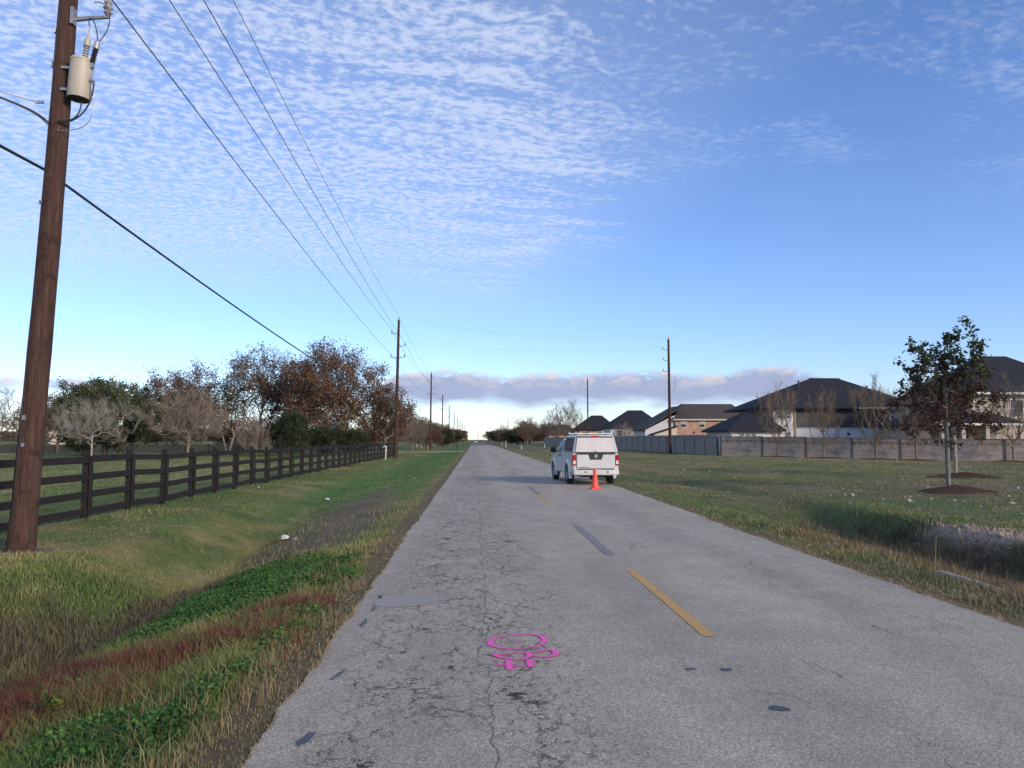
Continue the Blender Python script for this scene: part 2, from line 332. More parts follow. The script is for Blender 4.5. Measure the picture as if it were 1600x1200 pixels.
def build_ground():
    def axis(a, b, fine, lim0, lim1, grow=1.16):
        r = list(np.arange(a, b + 1e-6, fine)); s = fine
        while r[-1] < lim1: s = min(s * grow, 400); r.append(r[-1] + s)
        s = fine; l = []; p = a
        while p > lim0: s = min(s * grow, 400); p -= s; l.append(p)
        return np.array(l[::-1] + r)
    xs = axis(-10.5, 13.0, 0.10, -5000, 5000, 1.07); ys = axis(2.0, 27.0, 0.14, -300, 6000, 1.06)
    X, Y = np.meshgrid(xs, ys); Z = zg(X, Y); nx, ny = len(xs), len(ys)
    V = np.stack([X, Y, Z], -1).reshape(-1, 3); I = np.arange(nx * ny).reshape(ny, nx)
    F = np.stack([I[:-1, :-1], I[:-1, 1:], I[1:, 1:], I[1:, :-1]], -1).reshape(-1, 4)
    me = mesh_np('ground', V, [F], ground_col(X, Y).reshape(-1, 3) * 0.98, True)
    m, nt, b = new_mat('soil_and_turf'); node, put, M, SS, MIX, NOI, MAP, BUMP = nodes_api(nt)
    a = node('ShaderNodeAttribute', attribute_name='Col'); tc = node('ShaderNodeTexCoord'); O = tc.outputs['Object']
    n = NOI(O, 38, 6, 0.7); n2 = NOI(O, 6.0, 5, 0.65); n3 = NOI(MAP(O, (1, 0.6, 1)), 0.6, 6, 0.65)
    f = M('MULTIPLY', M('MULTIPLY', SS(n, 0.25, 0.75, 0.62, 1.35), SS(n2, 0.25, 0.75, 0.75, 1.22)), SS(n3, 0.3, 0.7, 0.82, 1.15))
    put(b.inputs['Base Color'], MIX(1.0, a.outputs['Color'], f, 'MULTIPLY')); b.inputs['Roughness'].default_value = 0.95; b.inputs['Specular IOR Level'].default_value = 0.1
    put(b.inputs['Normal'], BUMP(M('ADD', n, n2), 0.7, 0.035))
    tag(link('ground', me, m), kind='structure')
build_ground()

# ------------------------------------------------------------------ the road
def asphalt(name, c=1.0, cracks=True):
    m, nt, b = new_mat(name); node, put, M, SS, MIX, NOI, MAP, BUMP = nodes_api(nt)
    tc = node('ShaderNodeTexCoord'); O = tc.outputs['Object']; sep = node('ShaderNodeSeparateXYZ'); nt.links.new(O, sep.inputs[0]); x, y, z = sep.outputs
    vo = node('ShaderNodeTexVoronoi', feature='F1'); put(vo.inputs['Vector'], O); vo.inputs['Scale'].default_value = 120
    cs = node('ShaderNodeSeparateColor'); nt.links.new(vo.outputs['Color'], cs.inputs[0])
    chip = cs.outputs[0]; fine = NOI(O, 190, 3, 0.7); mid = NOI(O, 34, 4, 0.65)
    tone = M('ADD', M('MULTIPLY', M('POWER', chip, 1.6), 0.20), M('ADD', M('MULTIPLY', fine, 0.15), M('MULTIPLY', mid, 0.10)))     # about 0.05 .. 0.45
    base = MIX(SS(tone, 0.04, 0.36), (0.135 * c, 0.122 * c, 0.102 * c), (0.43 * c, 0.385 * c, 0.305 * c))
    # broad staining and paler wheel tracks
    big = NOI(MAP(O, (0.9, 0.22, 1)), 0.8, 5, 0.6); blot = NOI(O, 1.7, 5, 0.65)
    tr = M('ADD', SS(M('ABSOLUTE', M('SUBTRACT', x, 0.95)), 0.75, 0.1), M('ADD', SS(M('ABSOLUTE', M('SUBTRACT', x, 2.9)), 0.6, 0.1), SS(M('ABSOLUTE', M('SUBTRACT', x, 4.2)), 0.5, 0.1)))
    f = M('MULTIPLY', M('MULTIPLY', SS(big, 0.25, 0.75, 0.86, 1.12), SS(blot, 0.28, 0.72, 0.90, 1.08)), M('ADD', 0.96, M('MULTIPLY', tr, 0.07)))
    col = MIX(1.0, base, f, 'MULTIPLY')
    warm = SS(NOI(MAP(O, (0.7, 0.3, 1), (5, 2, 0)), 0.9, 4, 0.6), 0.52, 0.72); col = MIX(M('MULTIPLY', warm, 0.35), col, MIX(1.0, col, (1.06, 1.0, 0.88), 'MULTIPLY'))
    h = tone
    if cracks:
        def crack(sc, wob, wd, seed, stretch):
            d1 = node('ShaderNodeTexNoise'); put(d1.inputs['Vector'], MAP(O, (1, 1, 1), (seed, seed, 0))); d1.inputs['Scale'].default_value = sc * 2.3; d1.inputs['Detail'].default_value = 6; d1.inputs['Roughness'].default_value = 0.68
            vm = node('ShaderNodeVectorMath', operation='MULTIPLY_ADD'); nt.links.new(d1.outputs['Color'], vm.inputs[0]); vm.inputs[1].default_value = (wob, wob, 0); nt.links.new(O, vm.inputs[2])
            v = node('ShaderNodeTexVoronoi', feature='DISTANCE_TO_EDGE'); put(v.inputs['Vector'], MAP(vm.outputs[0], stretch)); v.inputs['Scale'].default_value = sc
            gap = M('MULTIPLY', SS(NOI(MAP(O, (1, 1, 1), (seed * 2, 1, 0)), sc * 1.2, 3), 0.36, 0.62, 0.04, 1.0), wd)
            return SS(v.outputs['Distance'], gap, M('MULTIPLY', gap, 0.35))
        n_l = NOI(MAP(O, (1, 0.45, 1), (2, 7, 0)), 0.85, 4, 0.6)
        lane = M('MULTIPLY', SS(x, 1.15, 0.25), SS(x, -1.15, -0.7))
        z1 = M('MULTIPLY', lane, SS(n_l, 0.28, 0.46))
        z2 = M('MULTIPLY', SS(x, 3.3, 4.1), SS(n_l, 0.46, 0.60))
        zone = M('MAXIMUM', z1, M('MULTIPLY', z2, 0.35))
        ck = M('MULTIPLY', crack(3.0, 0.36, 0.026, 1.0, (1.45, 0.55, 1)), zone)
        ck2 = M('MULTIPLY', crack(6.5, 0.20, 0.046, 5.0, (1.35, 0.62, 1)), M('MULTIPLY', zone, SS(NOI(O, 1.3, 3), 0.40, 0.54)))
        ck3 = M('MULTIPLY', crack(0.62, 0.55, 0.0065, 9.0, (1.5, 0.5, 1)), SS(NOI(O, 0.7, 3), 0.52, 0.62))
        ck = M('MAXIMUM', ck, M('MAXIMUM', ck2, ck3))
        # the long seam in the near lane
        sx = M('ABSOLUTE', M('SUBTRACT', x, M('ADD', 0.10, M('MULTIPLY', M('SUBTRACT', NOI(MAP(O, (0, 1, 0)), 2.2, 5, 0.7), 0.5), 0.26))))
        seam = M('MULTIPLY', SS(sx, 0.012, 0.004), SS(NOI(MAP(O, (0, 1, 0), (0, 3, 0)), 0.9, 3), 0.38, 0.52))
        ck = M('MAXIMUM', ck, M('MULTIPLY', seam, 0.5))
        col = MIX(M('MULTIPLY', ck, 0.93), col, (0.018, 0.018, 0.019)); h = M('SUBTRACT', tone, M('MULTIPLY', ck, 1.2))
    put(b.inputs['Base Color'], col); b.inputs['Roughness'].default_value = 0.86; b.inputs['Specular IOR Level'].default_value = 0.3
    put(b.inputs['Normal'], BUMP(h, 0.55, 0.012))
    return m
M_ROAD = asphalt('worn_chip_asphalt', 1.25); M_MIRAGE = asphalt('mirage_toned_asphalt', 0.62, False)  # second asphalt is the far stretch, its darker tone painting in the mirage
def strip(name, ys, xl, xr, z, mat, parent=None, cols=5, thick=0.0):
    V = []; n = len(ys)
    for j, yy in enumerate(ys):
        for i in range(cols):
            t = i / (cols - 1); V.append((lerp(xl[j], xr[j], t), yy, z))
    V = np.array(V); I = np.arange(n * cols).reshape(n, cols)
    F = np.stack([I[:-1, :-1], I[:-1, 1:], I[1:, 1:], I[1:, :-1]], -1).reshape(-1, 4); FF = [F]
    if thick:
        b = len(V); Lr = V.reshape(n, cols, 3)[:, 0] - (0, 0, thick); Rr = V.reshape(n, cols, 3)[:, -1] - (0, 0, thick)
        V = np.concatenate([V, Lr, Rr]); a = np.arange(n - 1)
        FF.append(np.stack([b + a, I[:-1, 0], I[1:, 0], b + a + 1], -1)); FF.append(np.stack([I[:-1, -1], b + n + a, b + n + a + 1, I[1:, -1]], -1))
    return link(name, mesh_np(name, V, FF), mat, parent)
yr = np.concatenate([np.arange(-40, 1.5, 1.5), np.arange(1.5, 40, 0.07), np.arange(40, 232, 1.0)])
road = tag(strip('road', yr, road_l(yr), road_r(yr), 0.0, M_ROAD, thick=0.12), kind='structure')
yr2 = np.array([231.0, 300, 500, 900, 1500, 3000, 5000]); far_road = strip('road', yr2, np.full(7, -1.3), np.full(7, 5.1), 0.012, M_MIRAGE); tag(far_road, kind='structure')

def paint(name, c, wear=0.5, c2=None):
    m, nt, b = new_mat(name); node, put, M, SS, MIX, NOI, MAP, BUMP = nodes_api(nt)
    tc = node('ShaderNodeTexCoord'); O = tc.outputs['Object']; n = NOI(O, 95, 5, 0.75); n2 = NOI(O, 5, 4, 0.6)
    w = SS(M('ADD', M('MULTIPLY', n, 0.7), M('MULTIPLY', n2, 0.3)), 0.57 - 0.10 * wear, 0.64 - 0.10 * wear)
    vo = node('ShaderNodeTexVoronoi'); put(vo.inputs['Vector'], O); vo.inputs['Scale'].default_value = 85
    put(b.inputs['Base Color'], MIX(M('MULTIPLY', w, 0.75), MIX(NOI(O, 150, 2), c, tuple(k * 0.72 for k in c)), c2 or (0.16, 0.15, 0.14))); b.inputs['Roughness'].default_value = 0.8
    put(b.inputs['Normal'], BUMP(vo.outputs['Distance'], 0.4, 0.008)); return m
M_YEL = paint('worn_yellow_paint', (0.62, 0.35, 0.085), 0.65, (0.27, 0.25, 0.22)); M_DARK = paint('ground_off_marking', (0.20, 0.19, 0.175), 0.8, (0.32, 0.305, 0.28))
def ragged(poly, amp, rng, step=0.06):
    out = []
    for (a, b) in zip(poly, poly[1:] + poly[:1]):
        n = max(1, int(math.dist(a, b) / step))
        for i in range(n): out.append((a[0] + (b[0] - a[0]) * i / n + rng.uniform(-amp, amp), a[1] + (b[1] - a[1]) * i / n + rng.uniform(-amp, amp)))
    return out
def flat(name, poly, z, mat, parent):
    me = bpy.data.meshes.new(name); me.from_pydata([(x, y, z) for x, y in poly], [], [tuple(range(len(poly)))]); me.update(); return link(name, me, mat, parent)
rng = random.Random(4)
def dash(name, x, y0, y1, mat, w=0.115, amp=0.006, sk=0.0):
    o = flat(name, ragged([(x - w / 2, y0), (x + w / 2, y0), (x + w / 2 + sk, y1), (x - w / 2 + sk, y1)], amp, rng), 0.004, mat, road); return o
dash('lane_marking', 2.03, 6.72, 10.15, M_YEL)
for i, (a, b) in enumerate([(20.5, 24.0), (34.2, 37.4), (47.8, 50.8), (61.5, 64.5), (75, 78), (88.7, 91.8)]): dash('lane_marking', 1.96 - 0.02 * i, a, b, M_YEL, 0.105, 0.012)
for i, (a, b) in enumerate([(11.4, 15.4), (24.1, 28.3), (37.6, 41.5), (51.0, 55.0), (65, 68.5), (79, 82)]): dash('worn_marking', 2.0 - 0.03 * i, a, b, M_DARK, 0.15, 0.014)
M_TAR = simple('tar', (0.030, 0.034, 0.045), (0.05, 0.055, 0.065), 30, 0.45, bump=0.2)
def blob(cx, cy, rx, ry, ang, mat, name, amp=0.18, n=22):
    ph = rng.uniform(0, 9); pts = []
    for k in range(n):
        a = 2 * math.pi * k / n; r = 1 + amp * math.sin(2 * a + ph) + amp * 0.7 * math.sin(5 * a + ph * 2) + rng.uniform(-amp, amp) * 0.4
        u, v = rx * r * math.cos(a), ry * r * math.sin(a); pts.append((cx + u * math.cos(ang) - v * math.sin(ang), cy + u * math.sin(ang) + v * math.cos(ang)))
    return flat(name, pts, 0.004, mat, road)
for a in [(-0.96, 4.56, .025, .12, -0.2), (-0.60, 3.98, .035, .03, 0), (-1.03, 7.35, .02, .16, 0.02), (-1.02, 7.95, .018, .10, 0), (-1.03, 8.55, .022, .10, 0.1), (-0.99, 5.75, .015, .13, -.2),
          (1.93, 4.92, .055, .055, 0.4), (1.86, 5.75, .05, .03, 0), (1.6, 5.78, .035, .03, 0), (1.85, 3.72, .10, .03, 0)]: blob(*a, M_TAR, 'tar_spot')
blob(1.9, 16.0, .09, .12, 0, simple('reflector_pad', (0.45, 0.40, 0.36), (0.3, 0.27, 0.25), 20), 'reflector_pad', 0.05)
blob(-0.72, 8.35, .34, .36, 0, simple('asphalt_patch', (0.24, 0.225, 0.20), (0.34, 0.32, 0.28), 90, 0.85, bump=0.5), 'asphalt_patch', 0.10)

# pink utility survey paint, sprayed strokes lying on the asphalt
M_PINK = paint('fluorescent_pink_paint', (1.0, 0.13, 0.52), 0.55, (0.62, 0.16, 0.34)); M_PINK2, _nt, _b = new_mat('pink_overspray'); _b.inputs['Base Color'].default_value = (0.85, 0.14, 0.45, 1); _b.inputs['Roughness'].default_value = 0.9
def _spray():
    node, put, M, SS, MIX, NOI, MAP, BUMP = nodes_api(_nt); tc = node('ShaderNodeTexCoord'); n = NOI(tc.outputs['Object'], 170, 3, 0.7); n2 = NOI(tc.outputs['Object'], 14, 3, 0.6)
    tr = node('ShaderNodeBsdfTransparent'); mx = node('ShaderNodeMixShader'); put(mx.inputs[0], M('MULTIPLY', SS(n, 0.50, 0.62), SS(n2, 0.35, 0.6, 0.35, 0.9))); _nt.links.new(tr.outputs[0], mx.inputs[1]); _nt.links.new(_b.outputs[0], mx.inputs[2]); _nt.links.new(mx.outputs[0], _nt.nodes['Material Output'].inputs[0])
_spray()
def stroke(pts, w, name, parent, z=0.005, mat=None, close=False, sub=6):
    P = [Vector((p[0], p[1])) for p in pts]; W = [w if len(p) < 3 else p[2] for p in pts]; Q = []; n = len(P)
    for i in range(n if close else n - 1):
        p0, p1, p2, p3 = (P[(i - 1) % n], P[i], P[(i + 1) % n], P[(i + 2) % n]) if close else (P[max(i - 1, 0)], P[i], P[i + 1], P[min(i + 2, n - 1)])
        for k in range(sub):
            t = k / sub; q = 0.5 * ((2 * p1) + (p2 - p0) * t + (2 * p0 - 5 * p1 + 4 * p2 - p3) * t * t + (3 * p1 - p0 - 3 * p2 + p3) * t ** 3)
            Q.append((q, lerp(W[i], W[(i + 1) % n], t)))
    if not close: Q.append((P[-1], W[-1]))
    V = []; F = []; m = len(Q)
    for i, (q, ww) in enumerate(Q):
        a, b = (Q[(i + 1) % m][0], Q[(i - 1) % m][0]) if close else (Q[min(i + 1, m - 1)][0], Q[max(i - 1, 0)][0])
        t = (a - b).normalized(); nn = Vector((-t.y, t.x)); j = rng.uniform(-0.003, 0.003)
        V += [(*(q + nn * (ww / 2 + j)), z), (*(q - nn * (ww / 2 - j)), z)]
    for i in range(m if close else m - 1): F.append((2 * i, 2 * i + 1, 2 * ((i + 1) % m) + 1, 2 * ((i + 1) % m)))
    me = bpy.data.meshes.new(name); me.from_pydata(V, [], F); me.update(); return link(name, me, mat or M_PINK, parent)
def build_pink(S):
    t = thing('paint_marking', 'hot pink sprayed survey mark, a dotted circle over looped strokes, on cracked asphalt', 'paint marking', (0, 0, 0))
    for nm, zz, ex, mat in (('overspray', 0.0035, 0.045, M_PINK2), ('stroke', 0.006, 0.0, M_PINK)):
        for i, (pts, cl) in enumerate(S): stroke([(p[0], p[1], p[2] * 1.05 + ex) for p in pts], 0.03, nm, t, zz + 0.0006 * i, mat, cl)
build_pink([([(0.13, 6.55, 0.05), (0.15, 6.69, 0.03), (0.26, 6.8, 0.02), (0.41, 6.85, 0.018), (0.52, 6.83, 0.03), (0.58, 6.75, 0.04), (0.59, 6.64, 0.045), (0.55, 6.52, 0.025), (0.46, 6.43, 0.018), (0.35, 6.39, 0.018), (0.24, 6.4, 0.02), (0.16, 6.47, 0.04)], True), ([(0.34, 6.61, 0.02), (0.39, 6.62, 0.035)], False), ([(0.13, 6.21, 0.03), (0.18, 6.22, 0.035), (0.28, 6.25, 0.016), (0.4, 6.27, 0.016), (0.5, 6.29, 0.022), (0.61, 6.34, 0.04), (0.65, 6.24, 0.05), (0.6, 6.16, 0.03), (0.53, 6.13, 0.016), (0.46, 6.17, 0.02), (0.43, 6.21, 0.05)], False), ([(0.14, 6.22, 0.03), (0.2, 6.14, 0.035), (0.27, 6.09, 0.016), (0.35, 6.08, 0.015), (0.4, 6.12, 0.03), (0.44, 6.2, 0.05), (0.41, 6.26, 0.04)], False), ([(0.26, 6.05, 0.04), (0.26, 5.94, 0.05), (0.26, 5.81, 0.045)], False), ([(0.43, 6.06, 0.05), (0.42, 5.96, 0.05), (0.42, 5.87, 0.04)], False), ([(0.14, 5.93, 0.03), (0.21, 5.93, 0.018), (0.32, 5.9, 0.012), (0.42, 5.88, 0.02)], False)])

# ------------------------------------------------------------------ grass, weeds, clover, fallen leaves
nr = np.random.default_rng(11)
def blade_mesh(name, P, H, W, C, lean=0.45, three=True, tipc=1.25, dirn=None):
    n = len(P); a = nr.uniform(0, 2 * np.pi, n); d = np.stack([np.cos(a), np.sin(a), np.zeros(n)], -1)         # blade width direction
    b = nr.uniform(0, 2 * np.pi, n) if dirn is None else dirn + nr.normal(0, 0.7, n); ln = np.abs(nr.normal(0, lean, n)) * H
    Lv = np.stack([np.cos(b) * ln, np.sin(b) * ln, np.zeros(n)], -1); up = np.zeros((n, 3)); up[:, 2] = H
    w = (W / 2)[:, None] * d; low = P - np.array((0, 0, 0.02))
    if three:
        mid = P + up * 0.55 + Lv * 0.32
        V = np.stack([low - w, low + w, mid - w * 0.8, mid + w * 0.8, P + up * 0.96 + Lv], 1).reshape(-1, 3); i = np.arange(n)[:, None] * 5
        F = np.concatenate([i + np.array([[0, 1, 3]]), i + np.array([[0, 3, 2]]), i + np.array([[2, 3, 4]])])
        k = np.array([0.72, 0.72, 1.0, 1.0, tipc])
    else:
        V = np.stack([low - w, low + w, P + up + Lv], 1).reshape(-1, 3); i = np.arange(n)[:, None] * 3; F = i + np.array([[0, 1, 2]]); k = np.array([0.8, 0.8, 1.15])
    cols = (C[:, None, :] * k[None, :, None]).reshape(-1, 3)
    return mesh_np(name, V, [F], cols)
def scatter(n, d0, d1, th0, th1):
    d = np.exp(nr.uniform(math.log(d0), math.log(d1), n)); th = nr.uniform(th0, th1, n); return d * np.sin(th), d * np.cos(th), d
def on_ground(x, y): return (x < road_l(np.minimum(y, 200)) + 0.02) | (x > road_r(np.minimum(y, 200)) - 0.02)
PATHS = []          # (x0,x1,y0,y1) strips that carry no grass
def build_grass(n, d0, d1, three, name, side):
    x, y, d = scatter(n, d0, d1, R(-46) if side < 0 else R(3), R(6) if side < 0 else R(50))
    k = on_ground(x, y) & ((x < 1.8) if side < 0 else (x > 1.8)); x, y, d = x[k], y[k], d[k]
    for (a, b, c, e) in PATHS: k = ~((x > a) & (x < b) & (y > c) & (y < e)); x, y, d = x[k], y[k], d[k]
    Z = zones(x, y); m = len(x); u = nr.uniform(0, 1, m)
    edge = np.minimum(np.where(Z['tl'] > 0, Z['tl'], 99), np.where(Z['tr'] > 0, Z['tr'], 99))
    keep = u > np.maximum.reduce([0.80 * Z['bare'], 0.75 * Z['dry'] * (edge < 0.35), 0.5 * Z['clover'], 0.35 * Z['red']]); x, y, d, u, edge = x[keep], y[keep], d[keep], u[keep], edge[keep]; Z = {q: w[keep] for q, w in Z.items()}; m = len(x)
    C = ground_col(x, y, Z) * 1.55; pick = nr.uniform(0, 1, m)[:, None]
    straw = np.array((0.24, 0.19, 0.10)); green = np.array((0.060, 0.125, 0.028))
    dryness = 0.10 + 0.30 * fbm(x * 0.5, y * 0.4, 64, 3) + 0.35 * Z['dry'] + 0.25 * Z['tall'] + 0.2 * Z['bare'] - 0.2 * Z['clover']
    C = np.where(pick < (dryness * 0.5)[:, None], lerp(C, straw, (0.62 - 0.35 * Z['tall'])[:, None]), np.where(pick > 0.62, lerp(C, green, 0.5 * (1 - np.maximum(np.minimum(1, Z['tall'] * 1.5), Z['dry']))[:, None]), C))
    C = C * nr.uniform(0.7, 1.45, m)[:, None]
    patch = fbm(x * 0.8, y * 0.8, 66, 3)
    H = (0.030 + 0.055 * sst(patch, 0.45, 0.8)) * nr.uniform(0.6, 1.4, m)
    verge = np.where(x < 1.8, sst(Z['tl'], 0.25, 0.9) * (1 - sst(Z['tl'], 2.8, 4.2)), sst(Z['tr'], 0.3, 0.9) * (1 - sst(Z['tr'], 4.5, 5.5))) * (1 - sst(y, 14, 24))
    H = H + 0.07 * verge * nr.uniform(0, 1.3, m) + Z['tall'] * nr.uniform(0.0, 0.15, m) + Z['red'] * nr.uniform(0.0, 0.10, m)
    H = H * np.where(edge < 0.25, 0.55, 1.0)
    W = np.clip(0.00085 * d, 0.0032, 0.06) * nr.uniform(0.7, 1.5, m)
    P = np.stack([x, y, zg(x, y)], -1)
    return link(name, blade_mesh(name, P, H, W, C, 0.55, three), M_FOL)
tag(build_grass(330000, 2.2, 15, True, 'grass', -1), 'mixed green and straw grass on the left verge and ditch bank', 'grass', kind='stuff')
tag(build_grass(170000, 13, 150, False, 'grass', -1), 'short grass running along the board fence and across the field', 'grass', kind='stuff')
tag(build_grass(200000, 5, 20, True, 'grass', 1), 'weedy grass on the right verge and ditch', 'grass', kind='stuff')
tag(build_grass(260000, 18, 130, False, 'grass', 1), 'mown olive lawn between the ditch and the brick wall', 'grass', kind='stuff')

def build_red():
    n = 100000; x = nr.uniform(-5.6, -1.2, n); y = nr.uniform(3.5, 9.4, n); Z = zones(x, y); k = (nr.uniform(0, 1, n) < Z['red'] ** 1.2) & (Z['tl'] > 0.25); x, y = x[k], y[k]
    xr = nr.uniform(5.3, 8.5, n // 3); yy = nr.uniform(5, 15, n // 3); Z = zones(xr, yy); k = (nr.uniform(0, 1, n // 3) < 0.4 * Z['red']); x = np.concatenate([x, xr[k]]); y = np.concatenate([y, yy[k]]); m = len(x)
    t = sst(fbm(x * 2.5, y * 2.5, 77, 3) + nr.normal(0, 0.12, m), 0.3, 0.75)[:, None]
    C = lerp(np.array((0.135, 0.030, 0.034)), np.array((0.24, 0.080, 0.048)), t) * nr.uniform(0.55, 1.4, m)[:, None]
    C = np.where(nr.uniform(0, 1, m)[:, None] < 0.12, np.array((0.26, 0.19, 0.10)), C)
    P = np.stack([x, y, zg(x, y)], -1); H = nr.uniform(0.05, 0.21, m)
    tag(link('red_weeds', blade_mesh('red_weeds', P, H, np.full(m, 0.0042), C, 0.7, True, 1.1), M_FOL), 'band of dark red dried weeds along the ditch slope', 'weeds', kind='stuff')
build_red()
def build_straw():
    """pale dead stems standing in clumps along the pavement"""
    P = []; C = []; H = []
    for _ in range(100):
        yc = nr.uniform(3.6, 11); xc = road_l(np.array([yc]))[0] - abs(nr.normal(0.55, 0.25)) - 0.15
        for q in range(nr.integers(8, 26)):
            P.append((xc + nr.normal(0, .07), yc + nr.normal(0, .10))); H.append(nr.uniform(.05, .22)); C.append(np.array((0.36, 0.27, 0.145)) * nr.uniform(.6, 1.25))
    for _ in range(170):
        yc = nr.uniform(6.5, 16); xc = nr.uniform(5.8, 8.8)
        for q in range(nr.integers(8, 24)):
            P.append((xc + nr.normal(0, .12), yc + nr.normal(0, .15))); H.append(nr.uniform(.10, .42)); C.append(np.array((0.22, 0.165, 0.10)) * nr.uniform(.45, 1.2))
    for _ in range(150):
        yc = nr.uniform(6.2, 11); xc = nr.uniform(-6.8, -4.0)
        for q in range(nr.integers(10, 30)):
            P.append((xc + nr.normal(0, .14), yc + nr.normal(0, .15))); H.append(nr.uniform(.08, .30)); C.append(np.array((0.105, 0.086, 0.062)) * nr.uniform(.4, 1.2))
    P = np.array(P); z = zg(P[:, 0], P[:, 1]); P3 = np.column_stack([P, z])
    tag(link('dead_grass', blade_mesh('dead_grass', P3, np.array(H), np.full(len(P), .0045), np.array(C), 0.6, True, 1.2), M_FOL), 'pale dead grass stems in clumps along the pavement and ditches', 'grass', kind='stuff')
build_straw()
def leaf_quads(name, P, size, N, C, rng_, aspect=0.6, fold=0.25):
    """diamond leaves with a folded midrib: 2 triangles each side"""
    n = len(P); a = rng_.normal(0, 1, (n, 3)); N = N / np.linalg.norm(N, axis=1, keepdims=True); u = a - N * (a * N).sum(1, keepdims=True); u /= np.linalg.norm(u, axis=1, keepdims=True); v = np.cross(N, u)
    s = size[:, None]; V = np.stack([P - u * s * .5, P + v * s * aspect * .5 + N * s * fold * .4, P + u * s * .5, P - v * s * aspect * .5 + N * s * fold * .4], 1).reshape(-1, 3)
    i = np.arange(n)[:, None] * 4; F = np.concatenate([i + np.array([[0, 2, 1]]), i + np.array([[0, 3, 2]])])
    return mesh_np(name, V, [F], np.repeat(C, 4, 0))
def build_clover():
    n = 230000; x = np.concatenate([nr.uniform(-5, -1.2, n), nr.uniform(5.4, 8.5, n // 4)]); y = np.concatenate([nr.uniform(3.0, 13.8, n), nr.uniform(7, 13, n // 4)]); Z = zones(x, y); k = (nr.uniform(0, 1, len(x)) < Z['clover'] ** 1.3) & (np.maximum(Z['tl'], Z['tr']) > 0.2); x, y = x[k], y[k]; m = len(x)
    hump = fbm(x * 3.0, y * 3.0, 81, 3); z = zg(x, y) + 0.02 + 0.15 * hump * nr.uniform(0.2, 1, m)
    N = np.stack([nr.normal(0, .45, m), nr.normal(0, .45, m), np.ones(m)], -1); C = lerp(np.array((0.045, 0.110, 0.024)), np.array((0.100, 0.215, 0.048)), nr.uniform(0, 1, m)[:, None]) * lerp(0.6, 1.2, sst(hump, .3, .7))[:, None]
    tag(link('clover', leaf_quads('clover', np.stack([x, y, z], -1), nr.uniform(.022, .045, m), N, C, nr, 0.9, 0.2), M_FOL), 'bright green clover patches beside the pavement', 'clover', kind='stuff')
build_clover()
def build_leaf_litter():
    n = 230; x = np.concatenate([nr.normal(13.5, 3.6, n), nr.uniform(10, 40, 150), nr.uniform(-9, -2.5, 20)]); y = np.concatenate([nr.normal(22.0, 4.2, n), nr.uniform(16, 60, 150), nr.uniform(14, 40, 20)]); k = ((x > 6.2) | (x < -2)) & (y > 12); x, y = x[k], y[k]; m = len(x)
    z = zg(x, y) + 0.055; N = np.stack([nr.normal(0, .5, m), nr.normal(-.2, .5, m), np.ones(m)], -1); C = np.where(nr.uniform(0, 1, m)[:, None] < .42, np.array((0.46, 0.42, 0.36)), np.array((0.20, 0.15, 0.10))) * nr.uniform(.6, 1.1, m)[:, None]
    tag(link('fallen_leaves', leaf_quads('fallen_leaves', np.stack([x, y, z], -1), nr.uniform(.06, .16, m), N, C, nr, 0.75, 0.35), M_FOL), 'pale dry fallen leaves scattered over the right lawn', 'leaves', kind='stuff')
build_leaf_litter()

